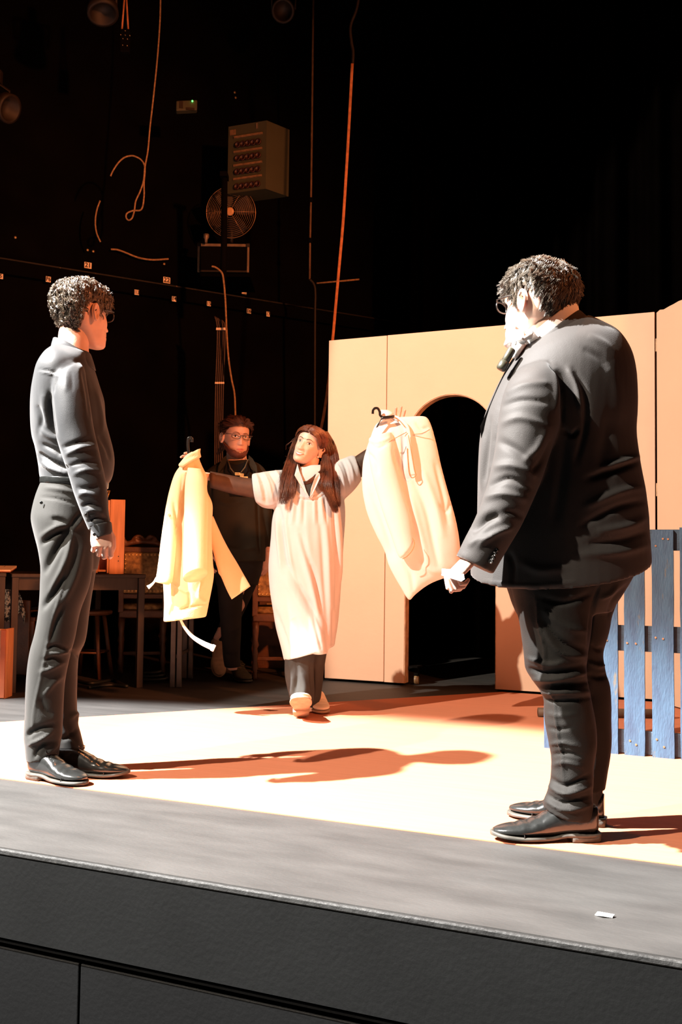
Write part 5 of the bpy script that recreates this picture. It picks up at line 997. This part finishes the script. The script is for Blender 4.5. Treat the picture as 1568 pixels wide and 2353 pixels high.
LK = [lock([(697, 992, -.03), (684, 1012, .0), (676, 1038, .0), (670, 1066, -.04), (662, 1098, -.085), (656, 1130, -.115), (650, 1158, -.125)], [.018, .022, .026, .034, .036, .034, .022], 520, 1, .008),
      lock([(684, 1030, .02), (672, 1060, .0), (660, 1085, -.06), (652, 1108, -.10)], [.02, .03, .03, .02], 180, 2, .012), lock([(690, 1040, -.02), (682, 1066, -.05), (676, 1095, -.09), (672, 1125, -.12), (668, 1146, -.13)], [.012, .018, .022, .02, .012], 220, 3, .008),
      lock([(742, 992, .02), (754, 1020, .03), (760, 1050, .02), (762, 1085, -.03), (765, 1115, -.08), (770, 1150, -.11), (775, 1165, -.115)], [.03, .04, .045, .045, .04, .03, .012], 760, 4, .008),
      lock([(738, 1020, .03), (750, 1050, .0), (748, 1078, -.06), (732, 1094, -.095), (714, 1106, -.115), (702, 1112, -.12)], [.02, .026, .026, .022, .016, .008], 400, 5, .008), lock([(748, 1045, .0), (752, 1080, -.06), (752, 1110, -.11), (758, 1135, -.125), (766, 1160, -.13), (772, 1178, -.13)], [.02, .03, .03, .024, .018, .008], 440, 6, .008),
      lock([(745, 1060, -.02), (744, 1090, -.09), (738, 1112, -.12), (742, 1130, -.13)], [.02, .022, .016, .006], 180, 7, .008), lock([(722, 992, .05), (742, 1030, .08), (745, 1080, .08), (740, 1120, .07)], [.02, .05, .055, .045], 520, 8, .008), lock([(705, 1000, .07), (695, 1040, .09), (690, 1080, .09), (690, 1110, .08)], [.04, .05, .05, .04], 320, 9, .008)]
PTL = np.concatenate(LK); strands_obj('long_lock', PTL, .0010, m_hair3, hc, kind='stuff')
fly = []
for s in range(26):
    x, y = rg.uniform(655, 682), rg.uniform(1010, 1085); fly.append(lock([(690, y-20, 0), (x+6, y, 0), (x-rg.uniform(2, 12), y+rg.uniform(2, 16), 0)], [.004, .004, .004], 1, 100+s, .010)[0])
strands_obj('stray_hair', np.array(fly), .0010, m_hair3, hc, kind='stuff')
# smock
dr = [loft([RG(D, 653, 1516, 769, 1484, .158, bz=.0), RG(D, 646, 1486, 772, 1462, .150), RG(D, 634, 1441, 777, 1430, .135), RG(D, 625, 1388, 781, 1388, .135), RG(D, 619, 1345, 785, 1338, .132), RG(D, 617, 1300, 788, 1288, .128), RG(D, 622, 1240, 791, 1234, .122), RG(D, 625, 1200, 793, 1194, .118), RG(D, 630, 1174, 793, 1164, .115), RG(D, 638, 1140, 788, 1130, .112), RG(D, 646, 1110, 778, 1100, .10), RG(D, 656, 1092, 767, 1080, .085), RG(D, 670, 1081, 754, 1070, .065), RG(D, 684, 1074, 742, 1068, .05)], 44, 4),
      loft([RG(D, 672, 1085, 655, 1158, .06), RG(D, 650, 1079, 636, 1168, .076), RG(D, 622, 1082, 614, 1168, .078), RG(D, 600, 1086, 600, 1164, .074), RG(D, 582, 1088, 590, 1156, .068), RG(D, 579, 1090, 588, 1154, .066)], 34, 4),
      loft([RG(D, 752, 1072, 762, 1148, .06), RG(D, 772, 1060, 786, 1150, .076, .01), RG(D, 793, 1052, 802, 1138, .076, .02), RG(D, 808, 1047, 819, 1120, .07, .03), RG(D, 817, 1048, 831, 1104, .062, .03)], 34, 4),
      loft([RG(D, 690, 1300, 735, 1290, .06, -.07), RG(D, 700, 1400, 744, 1390, .06, -.08), RG(D, 708, 1460, 749, 1450, .06, -.09), RG(D, 714, 1496, 753, 1490, .06, -.09), RG(D, 720, 1503, 753, 1502, .055, -.09)], 24, 4)]
V, F = join(*dr); V, F = remesh(V, F, .0068, 4)
st_ = [([(655, 1120), (680, 1140), (711, 1148), (735, 1142), (756, 1126)], 2, -4), ([(655, 1116), (680, 1136), (711, 1144), (735, 1138), (756, 1122)], 2.5, 4)]
for k, x in enumerate((668, 676, 684, 692, 700, 722, 730, 738, 746)): st_.append(([(x, 1142), (x+(x-711)*.06, 1165), (x+(x-711)*.14, 1205)], 2.6, 5 if k % 2 else -6))
st_ += [([(636, 1190), (640, 1240), (646, 1310)], 4, 9), ([(646, 1195), (652, 1250), (660, 1305)], 5, -10), ([(655, 1190), (664, 1260), (676, 1320), (690, 1345)], 4, 8), ([(660, 1290), (690, 1350), (722, 1405), (742, 1450)], 6, -12), ([(650, 1320), (685, 1380), (718, 1430), (738, 1480)], 9, 8), ([(690, 1220), (708, 1280), (722, 1320), (732, 1370), (738, 1430)], 6, -12), ([(684, 1230), (704, 1300), (726, 1380), (742, 1450)], 7, 9), ([(744, 1170), (752, 1250), (756, 1340), (760, 1470)], 7, 8), ([(735, 1180), (742, 1260), (748, 1350), (754, 1440)], 6, -7), ([(766, 1160), (770, 1230), (776, 1320), (772, 1400)], 4, -13), ([(776, 1180), (782, 1260), (784, 1340)], 4, 7), ([(764, 1400), (766, 1440), (764, 1488)], 4, -8), ([(632, 1400), (650, 1450), (668, 1500)], 5, -7), ([(705, 1180), (708, 1260), (712, 1300)], 8, 5), ([(672, 1420), (690, 1450), (700, 1490)], 8, -6), ([(715, 1400), (728, 1450), (740, 1496)], 4, -9), ([(640, 1160), (644, 1180), (650, 1200)], 4, -9),
       ([(588, 1090), (596, 1115), (604, 1150)], 3, 8), ([(596, 1088), (606, 1115), (612, 1155)], 3, -9), ([(606, 1086), (618, 1110), (628, 1150)], 3, 8), ([(618, 1084), (632, 1108), (642, 1140)], 3, -9), ([(632, 1080), (644, 1100), (652, 1130)], 3, 8), ([(644, 1080), (654, 1096), (660, 1120)], 3, -7), ([(592, 1150), (612, 1160), (634, 1158)], 4, 5),
       ([(764, 1080), (774, 1100), (782, 1140)], 3, -9), ([(774, 1066), (786, 1090), (794, 1135)], 3, 8), ([(786, 1058), (796, 1080), (804, 1120)], 3, -8), ([(798, 1054), (808, 1076), (814, 1110)], 3, 7), ([(770, 1120), (776, 1145), (776, 1175)], 4, -10)]
V = sculpt(V, F, st_, .003, (14, 14, 5), 41)
smock = mesh_obj('smock', V, F, m_dress, wm)
def plate(name, pts, d0, m, par, th=.006, dzs=None):
    n = len(pts); dz = dzs or [0]*n
    V = [P(x, y, d0+z) for (x, y), z in zip(pts, dz)]+[P(x, y, d0+z+th) for (x, y), z in zip(pts, dz)]
    return mesh_obj(name, V, [list(range(n)), list(range(n, 2*n))[::-1]]+[(k, (k+1) % n, n+(k+1) % n, n+k) for k in range(n)], m, par, False)
plate('undershirt', [(697, 1106), (716, 1104), (716, 1125), (711, 1145), (704, 1131)], D-.122, m_blk, wm)
plate('collar_flap', [(684, 1066), (688, 1082), (697, 1106), (704, 1128), (712, 1144), (702, 1133), (688, 1112), (677, 1092), (681, 1078)], D-.133, m_dress, smock, .008, [.05, .03, .0, .0, 0, 0, 0, .02, .04])
plate('collar_flap', [(729, 1084), (722, 1102), (715, 1122), (712, 1144), (718, 1136), (727, 1118), (736, 1098), (735, 1088)], D-.133, m_dress, smock, .008, [.02, .0, .0, .0, 0, 0, .01, .02])
am = [loft([RG(D, 600, 1098, 604, 1150, .05), RG(D, 566, 1098, 570, 1142, .046, -.015), RG(D, 525, 1091, 530, 1134, .042, -.03), RG(D, 484, 1083, 484, 1121, .036, -.05)], 26, 4)]
mesh_obj('mesh_sleeve', *am[0], m_mesh, wm)
mesh_obj('mesh_sleeve', *loft([RG(D, 806, 1056, 820, 1104, .048, .03), RG(D, 845, 1030, 862, 1074, .042, .05), RG(D, 886, 1006, 902, 1036, .034, .06)], 26, 4), m_mesh, wm)
tr = [loft([RG(D, 654, 1470, 735, 1465, .07, -.02), RG(D, 654, 1515, 724, 1512, .074, -.035), RG(D, 655, 1555, 723, 1555, .08, -.045), RG(D, 662, 1590, 724, 1588, .08, -.055), RG(D, 672, 1613, 722, 1611, .075, -.06)], 30, 4), loft([RG(D, 690, 1470, 756, 1465, .09, .08), RG(D, 698, 1515, 749, 1512, .085, .09), RG(D, 704, 1560, 743, 1560, .08, .11), RG(D, 708, 1600, 738, 1600, .075, .12), RG(D, 710, 1624, 734, 1622, .072, .12)], 28, 4)]
V, F = join(*tr); V, F = remesh(V, F, .0075, 3)
V = sculpt(V, F, [([(664, 1520), (672, 1560), (668, 1600)], 4, 8), ([(678, 1510), (684, 1550), (676, 1600)], 5, -10), ([(692, 1545), (700, 1575), (696, 1605)], 7, 8), ([(716, 1520), (718, 1560), (720, 1600)], 4, -9)], .004, (12, 12, 7), 4)
mesh_obj('trousers', V, F, m_blk, wm)
shoe('shoe', G(692, 1651, zc)+F_*.02+Zu*.006, -F_+.02*R_, .262, wm, m_canvas, m_tansole, .112, 0, False, 'cream canvas shoe with the sole turned to the front', pitch=.50)
shoe('shoe', G(728, 1630, zc)+F_*.06, -F_*.98+.15*R_, .245, wm, m_canvas, m_tansole, .098, 0, False)
# ------------------------------------------------------------ the two coats and their hangers
m_coat1 = mat('pale_yellow_coat_cloth', (0.86, 0.69, 0.46), 0.7, 0.03, 5, 0.1, 200, spec=0.2, trans=0.3)
m_coat2 = mat('cream_coat_cloth', (0.80, 0.79, 0.78), 0.7, 0.02, 5, 0.1, 200, spec=0.2, trans=0.25)
m_tape = mat('white_tape', (0.82, 0.79, 0.74), 0.8, 0.03, 20); m_pipe = mat('orange_piping', (0.75, 0.20, 0.07), 0.6, 0.1, 20)
m_hang = mat('black_hanger_plastic', (0.010, 0.009, 0.008), 0.25, 0.2, 20, spec=0.6)
D = 5.21
c1 = thing('coat', P(430, 1240, D), 'pale yellow coat on a hanger, held out on the left', 'coat', 'coats held up on hangers')
V, F = join(loft([RG(D, 441, 1045, 457, 1046, .022, .02), RG(D, 428, 1058, 461, 1060, .034, .02), RG(D, 412, 1074, 468, 1076, .046, .02), RG(D, 399, 1094, 477, 1096, .056, .02), RG(D, 388, 1132, 477, 1128, .066, .02), RG(D, 381, 1170, 488, 1158, .075, .02), RG(D, 377, 1205, 487, 1200, .08, .02), RG(D, 374, 1255, 487, 1250, .085, .02), RG(D, 373, 1300, 489, 1292, .085, .02), RG(D, 375, 1345, 491, 1325, .085, .02), RG(D, 377, 1390, 480, 1386, .08, .02), RG(D, 376, 1429, 474, 1417, .075, .02)], 40, 4, 2.6),
    loft([RG(D, 402, 1092, 428, 1084, .02, -.05), RG(D, 388, 1134, 421, 1132, .022, -.065), RG(D, 377, 1190, 412, 1192, .024, -.075), RG(D, 368, 1258, 404, 1264, .024, -.085), RG(D, 359, 1322, 398, 1330, .022, -.09), RG(D, 356, 1338, 388, 1345, .018, -.09)], 24, 4, 2.6))
V, F = remesh(V, F, .0065, 3)
V = sculpt(V, F, [([(398, 1150), (410, 1220), (408, 1320)], 5, -14), ([(420, 1100), (416, 1180), (414, 1300)], 4, -8), ([(384, 1160), (376, 1240), (368, 1320)], 3, 5), ([(395, 1335), (412, 1352), (432, 1362)], 3, 7), ([(398, 1350), (398, 1390), (396, 1426)], 3, -7), ([(434, 1362), (434, 1390), (412, 1402)], 3, -7), ([(412, 1402), (436, 1396), (478, 1386)], 2.5, -7), ([(470, 1330), (456, 1370), (474, 1386)], 4, 6), ([(452, 1062), (462, 1090), (476, 1110)], 4, 6), ([(430, 1060), (415, 1080), (402, 1096)], 3, -7), ([(436, 1068), (424, 1100), (416, 1150)], 3, 7), ([(446, 1070), (444, 1100), (446, 1140)], 3, -8), ([(456, 1110), (470, 1130), (482, 1136)], 4, -10)], .003, (14, 14, 6), 51)
cb = mesh_obj('coat_body', V, F, m_coat1, c1)
V, F = loft([RG(D, 432, 1075, 462, 1078, .03, -.06), RG(D, 426, 1105, 472, 1105, .045, -.085), RG(D, 424, 1150, 478, 1148, .05, -.1), RG(D, 423, 1220, 478, 1216, .05, -.11), RG(D, 422, 1285, 477, 1275, .048, -.115), RG(D, 421, 1331, 477, 1316, .047, -.115, bz=-.03)], 34, 5)
V = sculpt(V, F, [([(446, 1085), (444, 1150), (446, 1240)], 4, 8), ([(462, 1100), (464, 1180), (462, 1260)], 3, -6), ([(434, 1120), (432, 1200), (434, 1290)], 4, 4)], .002, (14, 14, 6), 5)
mesh_obj('sleeve', V, F, m_coat1, c1)
V, F = loft([RG(D, 472, 1212, 490, 1186, .026, .06), RG(D, 488, 1262, 512, 1236, .03, .06), RG(D, 505, 1316, 543, 1290, .03, .06), RG(D, 520, 1352, 564, 1326, .03, .06), RG(D, 533, 1377, 576, 1347, .028, .06)], 30, 5, 2.8); V = sculpt(V, F, [([(498, 1290), (506, 1310), (500, 1330)], 4, -7), ([(527, 1368), (550, 1354), (571, 1340)], 1.8, -4)], .002, (14, 14, 10), 8); mesh_obj('sleeve', V, F, m_coat1, c1)
V, F = loft([(P(440, 1062, D-.03), R_*.05+Zu*.03, F_*.04), (P(436, 1052, D-.03), R_*.055+Zu*.04, F_*.04), (P(440, 1044, D-.02), R_*.045+Zu*.03, F_*.035), (P(446, 1040, D-.01), R_*.02, F_*.02)], 26, 4); V = sculpt(V, F, [([(418, 1062), (436, 1050), (454, 1046)], 2.5, -7), ([(416, 1056), (432, 1046), (448, 1040)], 2, 6)], .004, (40, 40, 40), 3); mesh_obj('coat_collar', V, F, m_coat1, c1)
def ribbon(pts, w, th, name, m, par, up=None):
    g = catmull(np.array(pts), 6); T = np.gradient(g, axis=0); T /= np.linalg.norm(T, axis=1)[:, None]; rings = []
    for i in range(len(g)):
        s_ = np.cross(T[i], Fh); s_ /= np.linalg.norm(s_); rings.append((g[i], s_*(w if np.isscalar(w) else np.interp(i/(len(g)-1), np.linspace(0, 1, len(w)), w))/2, Fh*th/2, 6))
    V, F = loft(rings, 10, 1); return mesh_obj(name, V, F, m, par)
ribbon([P(x, y, D-.02) for x, y in ((415, 1424), (426, 1444), (444, 1464), (466, 1478), (488, 1488))], [.012, .016, .020, .026, .030], .006, 'belt_tape', m_tape, c1)
MB().box(P(490, 1489, D-.02), .018, .012, .036, (R_*.9-Zu*.4, F_, R_*.4+Zu*.9), .003).build('tape_end', m_tape, c1)
ribbon([P(x, y, D-.09) for x, y in ((360, 1328), (354, 1338), (347, 1345), (340, 1350))], [.012, .010, .014, .022], .005, 'belt_tape', m_tape, c1)
for x, y in ((385, 1179), (377, 1254), (387, 1254)): p = P(x, y, D-.105); disc(MB(), p, CAM-p, .007, .003).build('button', m_pearl, cb, True)
h1 = thing('coat_hanger', P(437, 1035, D), 'dark flat hanger hook standing up out of the yellow coat', 'hanger', 'coat hangers')
ribbon([P(x, y, D+.075) for x, y in ((438, 1056), (434, 1042), (432, 1024), (433, 1009), (437, 1006), (441, 1008), (441, 1016))], .016, .008, 'hook', m_hang, h1)
mesh_obj('arm', *loft([(P(418, 1074, D+.095), Zu*.010, F_*.008), (P(428, 1062, D+.088), Zu*.011, F_*.009), (P(438, 1057, D+.085), Zu*.011, F_*.009), (P(450, 1064, D+.088), Zu*.010, F_*.008)], 12, 3), m_hang, h1)
D = 5.22
c2 = thing('coat', P(945, 1150, D), 'large cream coat with orange piping on a hanger, held out on the right', 'coat', 'coats held up on hangers')
V, F = join(loft([RG(D, 884, 961, 962, 957, .026), RG(D, 864, 976, 981, 959, .042), RG(D, 853, 1002, 992, 978, .054), RG(D, 842, 1032, 1001, 1010, .062), RG(D, 833, 1066, 1012, 1058, .068), RG(D, 832, 1114, 1025, 1110, .074), RG(D, 838, 1156, 1038, 1156, .078), RG(D, 850, 1196, 1050, 1200, .08), RG(D, 866, 1232, 1057, 1245, .08), RG(D, 884, 1266, 1058, 1278, .078), RG(D, 893, 1298, 1056, 1304, .072), RG(D, 906, 1326, 1030, 1324, .06), RG(D, 922, 1352, 985, 1344, .045), RG(D, 934, 1372, 958, 1364, .028), RG(D, 941, 1380, 945, 1378, .012)], 44, 4, 2.3),
    loft([RG(D, 848, 1006, 900, 992, .04, -.06), RG(D, 848, 1050, 908, 1040, .05, -.085), RG(D, 858, 1105, 918, 1092, .052, -.095), RG(D, 876, 1165, 932, 1146, .05, -.10), RG(D, 896, 1225, 946, 1196, .046, -.105), RG(D, 913, 1270, 953, 1236, .042, -.105), RG(D, 922, 1284, 953, 1246, .04, -.105)], 28, 4))
V, F = remesh(V, F, .0068, 3)
V = sculpt(V, F, [([(905, 1030), (912, 1060), (922, 1085)], 5, -11), ([(925, 1000), (928, 1040), (926, 1080)], 5, -8), ([(850, 1020), (868, 1030), (890, 1020)], 3, -6), ([(848, 1010), (870, 1016), (896, 1006)], 3, 6), ([(846, 1040), (862, 1060), (870, 1090)], 4, -7), ([(950, 1100), (980, 1170), (996, 1240), (1010, 1310)], 8, -9), ([(970, 1080), (1000, 1160), (1020, 1240)], 9, 8), ([(1000, 1060), (1020, 1140), (1032, 1210)], 6, -7), ([(940, 1130), (965, 1220), (985, 1300)], 8, 8), ([(925, 1290), (945, 1320), (950, 1360)], 6, -6), ([(1010, 1160), (1030, 1175), (1036, 1150)], 4, -6), ([(960, 1290), (990, 1310), (1020, 1315)], 7, 6), ([(852, 1130), (880, 1200), (905, 1280)], 6, -8), ([(955, 970), (970, 985), (986, 982)], 4, -5)], .0032, (12, 12, 6), 61)
mesh_obj('coat_body', V, F, m_coat2, c2)
fd = lambda x, y, o=-.082: P(x, y, D+o)
ribbon([fd(x, y, o) for x, y, o in ((904, 957, -.03), (920, 966, -.06), (934, 984, -.075), (940, 1020, -.09), (945, 1060, -.095), (950, 1092, -.095))], [.02, .026, .032, .03, .034, .034], .005, 'strap', m_coat2, c2)
for pts in (((898, 955, -.04), (915, 963, -.068), (931, 981, -.082)), ((939, 1000, -.098), (946, 1040, -.102), (953, 1080, -.102), (956, 1092, -.102), (948, 1098, -.102), (941, 1088, -.102), (938, 1060, -.1), (936, 1030, -.098))): MB().tube(catmull([fd(*q) for q in pts], 5), .0022, 6).build('piping', m_pipe, c2, True)
for pts in (((951, 998, -.062), (970, 996, -.066), (988, 987, -.06)), ((895, 1015, -.118), (914, 1004, -.106), (935, 993, -.088)), ((948, 1236, -.140), (953, 1248, -.147), (948, 1264, -.15), (936, 1278, -.148), (925, 1284, -.144))): MB().tube(catmull([fd(*q) for q in pts], 5), .0020, 6).build('piping', m_pipe, c2, True)
V, F = loft([(fd(880, 968, -.02), R_*.03+Zu*.02, F_*.03), (fd(890, 958, -.03), R_*.035+Zu*.015, F_*.035), (fd(884, 946, -.02), R_*.022+Zu*.008, F_*.02), (fd(878, 942, -.01), R_*.008, F_*.008)], 20, 4); mesh_obj('coat_collar', V, F, m_coat2, c2)
h2 = thing('coat_hanger', P(880, 955, D), 'black hanger with a curved hook sticking out of the cream coat', 'hanger', 'coat hangers')
ribbon([fd(x, y, -.080) for x, y in ((857, 951), (858, 942), (863, 938), (869, 939), (873, 946), (874, 954), (879, 959))], .013, .008, 'hook', m_hang, h2)
mesh_obj('arm', *loft([(fd(906, 957, -.080), Zu*.007, F_*.006), (fd(892, 959, -.082), Zu*.009, F_*.007), (fd(878, 961, -.080), Zu*.008, F_*.007), (fd(872, 970, -.078), (Zu+R_)*.006, F_*.007), (fd(867, 982, -.076), (Zu*.5+R_)*.006, F_*.008)], 12, 3), m_hang, h2)
# ------------------------------------------------------------ person in black at the back
m_olive = mat('dark_olive_shirt_cloth', (0.016, 0.014, 0.0085), 0.85, 0.15, 8, 0.1, 300, spec=0.15)
m_tee = mat('black_tee', (0.006, 0.0055, 0.005), 0.9, 0.1, 8, spec=0.1); m_dk = mat('black_jeans', (0.011, 0.010, 0.009), 0.85, 0.15, 10, spec=0.15)
m_beard = mat('reddish_beard', (0.085, 0.022, 0.010), 0.7, 0.3, 60); m_hair4 = mat('brown_tied_hair', (0.085, 0.032, 0.016), 0.45, 0.3, 20, spec=0.5, dark=(0.04, 0.014, 0.008))
m_suede = mat('olive_suede', (0.075, 0.058, 0.028), 0.9, 0.2, 40); m_tan = mat('tan_boot_leather', (0.23, 0.14, 0.075), 0.7, 0.2, 20); m_brass = mat('worn_brass', (0.50, 0.33, 0.13), 0.4, 0.3, 40, metal=0.6)
D = 6.6
mb = thing('person', G(545, 1572), 'bearded person with glasses in dark clothes walking behind, at the edge of the light', 'person')
fr = frame(-66, -5, -3); O = P(544, 1004, 6.6); SC = 1.12
hv, hf, _ = head_geo(SC, 1.0, 1.12)
parts = [(to_world(hv, O, fr), hf)]
for s in (-1, 1):
    V, F = ear_geo(s, SC); parts.append((to_world(V, O, fr), F))
parts.append(loft([RG(D, 515, 1072, 572, 1072, .07), RG(D, 520, 1058, 568, 1058, .065), RG(D, 521, 1040, 566, 1042, .062, .01), RG(D, 524, 1020, 564, 1022, .055, .02)], 24, 4))
parts.append(hand_geo(P(478, 1268, D-.05), -Zu+.1*R_, R_*.8+F_*.5, -1, [(30, 40, 25)]*4, sc=1.0)); parts.append(hand_geo(P(612, 1275, D+.05), -Zu, -R_*.8+F_*.5, 1, [(30, 40, 25)]*4, sc=1.0))
parts.append(capsules([([P(545, 1290, D), P(545, 1150, D), P(544, 1075, D)], [.12, .13, .06]), ([P(520, 1095, D), P(478, 1100, D), P(474, 1190, D), P(478, 1262, D-.05)], [.06, .05, .04, .028]), ([P(570, 1095, D), P(606, 1100, D), P(612, 1190, D+.02), P(612, 1270, D+.05)], [.06, .05, .04, .028]),
    ([P(545, 1290, D), P(532, 1400, D-.05), P(534, 1540, D-.03)], [.09, .055, .035]), ([P(555, 1290, D), P(545, 1390, D+.1), P(500, 1470, D+.32)], [.09, .055, .035])], .014))
V, F = join(*parts); bb = mesh_obj('body', V, F, m_skin, mb)
face(O, fr, SC, hv, hf, bb, None, False, m_beard)
zm = ([0, .45, .8, 1.05, 1.25, 1.45, 1.75, 2.1, 2.5, 3.15], [.064, .062, .05, .03, .0, .030, .034, -.02, -.06, -.078])
short_hair('hair', O, fr, m_hair4, mb, 3200, zm, (.05, .085), .0008, 2.0, (0, .10, .06), .03, .0010, 31, SC, 7, .009, .003, rnd=.06)
pt = lock([(518, 1010, .10), (512, 1024, .14), (509, 1034, .15), (500, 1044, .15)], [.02, .022, .016, .006], 60, 77, .008, D0=D); strands_obj('ponytail', pt, .002, m_hair4, mb, kind='stuff')
Hv, Hf, Th = head_geo(1.0, 1.0, 1.12, off=.004); lim = np.interp(np.abs(Th), [0, .28, .45, .9, 1.3, 1.55, 1.6], [-.094, -.090, -.082, -.076, -.045, -.025, -.2])
rs = np.random.RandomState(3); Hv = Hv+rs.normal(0, .0004, Hv.shape); kp = Hv[:, 2] < lim; Fk = [f for f in Hf if len(f) == 4 and all(kp[j] for j in f)]; us = sorted({j for f in Fk for j in f}); mp_ = {j: i for i, j in enumerate(us)}
bd = mesh_obj('beard', to_world(Hv[us]*SC, O, fr), [tuple(mp_[j] for j in f) for f in Fk], m_beard, mb); s = bd.modifiers.new('s', 'SOLIDIFY'); s.thickness = .006; s.offset = -1
BV = Hv[us]; BN = normals(Hv, Hf)[us]; ib = rs.randint(0, len(BV), 1500); tb_ = np.linspace(0, 1, 4)
PB = np.array([BV[i]*SC+(BN[i]*.006+np.array([0, .003, -.012])+rs.normal(0, .003, 3))[None]*tb_[:, None] for i in ib]); strands_obj('whisker', to_world(PB.reshape(-1, 3), O, fr).reshape(PB.shape), .0009, m_beard, bd, kind='stuff')
glasses(O, fr, mb, m_glass, SC, half=(.026, .0145), r=.0019, z0=-.002)
V, F = join(loft([RG(D, 486, 1292, 610, 1290, .15), RG(D, 484, 1220, 612, 1220, .15), RG(D, 479, 1160, 614, 1160, .15), RG(D, 470, 1112, 618, 1112, .135), RG(D, 472, 1086, 612, 1084, .11), RG(D, 490, 1070, 598, 1067, .085), RG(D, 510, 1060, 580, 1058, .066)], 40, 4),
    loft([RG(D, 470, 1084, 505, 1080, .06), RG(D, 462, 1110, 500, 1112, .07), RG(D, 460, 1180, 494, 1180, .06), RG(D, 464, 1250, 492, 1252, .05, -.04)], 26, 4), loft([RG(D, 582, 1080, 612, 1082, .06), RG(D, 590, 1110, 622, 1110, .07), RG(D, 596, 1180, 626, 1180, .06), RG(D, 600, 1256, 626, 1256, .05, .04)], 26, 4))
V, F = remesh(V, F, .008, 3); V = sculpt(V, F, [([(500, 1150), (530, 1158), (560, 1150)], 5, 7), ([(498, 1250), (540, 1262), (590, 1258)], 5, 8), ([(590, 1100), (592, 1180), (596, 1280)], 3, -10), ([(488, 1090), (484, 1150), (490, 1240)], 3, -8)], .004, (10, 10, 10), 71)
ov = mesh_obj('overshirt', V, F, m_olive, mb)
plate('tee', [(521, 1062), (545, 1068), (570, 1060), (574, 1080), (572, 1120), (560, 1140), (530, 1140), (520, 1110), (517, 1080)], D-.152, m_tee, mb, .03, [.05, .035, .05, .03, .008, 0, 0, .008, .03])
plate('collar_flap', [(520, 1046), (522, 1062), (514, 1078), (500, 1090), (502, 1072), (511, 1054)], D-.125, m_olive, ov, .012, [.05, .03, .0, 0, .02, .04])
plate('collar_flap', [(572, 1046), (570, 1062), (578, 1078), (592, 1088), (590, 1070), (581, 1054)], D-.125, m_olive, ov, .012, [.05, .03, .0, 0, .02, .04])
ld = MB(); 
for pts in (((524, 1058, -.10), (530, 1076, -.15), (543, 1092, -.162)), ((570, 1056, -.10), (563, 1074, -.15), (551, 1092, -.162))): ld.tube([P(x, y, D+o) for x, y, o in pts], .004, 6)
MB().tube([P(524, 1058, D-.10), P(530, 1076, D-.15), P(543, 1092, D-.164)], .004, 6).build('lanyard', m_suede, mb, True); MB().tube([P(570, 1056, D-.10), P(563, 1074, D-.15), P(549, 1092, D-.164)], .004, 6).build('lanyard', m_suede, mb, True)
for (x, y, w, h) in ((546, 1089, .034, .020), (556, 1092, .026, .024), (563, 1099, .04, .024)): MB().box(P(x, y, D-.172), w, .012, h, (R_, F_, Zu), .004).build('badge', m_brass, mb)
V, F = join(loft([RG(D, 490, 1282, 606, 1282, .13), RG(D, 492, 1315, 602, 1315, .13), RG(D, 498, 1345, 592, 1345, .11)], 30, 4), loft([RG(D, 498, 1310, 566, 1310, .10, -.03), RG(D, 502, 1380, 558, 1380, .09, -.04), RG(D, 508, 1450, 554, 1450, .08, -.04), RG(D, 513, 1510, 552, 1510, .07, -.03), RG(D, 518, 1534, 554, 1532, .07, -.03)], 28, 4), loft([RG(D, 530, 1310, 604, 1310, .1, .06), RG(D, 522, 1380, 574, 1380, .09, .12), RG(D, 505, 1430, 545, 1436, .075, .24), RG(D, 489, 1466, 516, 1476, .06, .34)], 26, 4))
V, F = remesh(V, F, .009, 3); V = sculpt(V, F, [([(512, 1440), (530, 1448), (552, 1440)], 5, 8), ([(514, 1500), (532, 1508), (552, 1500)], 4, -8)], .004, (10, 10, 10), 81); mesh_obj('jeans', V, F, m_dk, mb)
shoe('shoe', G(538, 1562, zc-.003)+F_*.10, -F_*.93+R_*.36, .30, mb, m_suede, m_sole, .115, 0, True, None, .03, m_brass)
shoe('boot', P(497, 1474, 6.98), -F_*.95+R_*.3, .27, mb, m_tan, m_tan, .105, 0, False, 'tan boot of the lifted rear foot', pitch=-1.05)
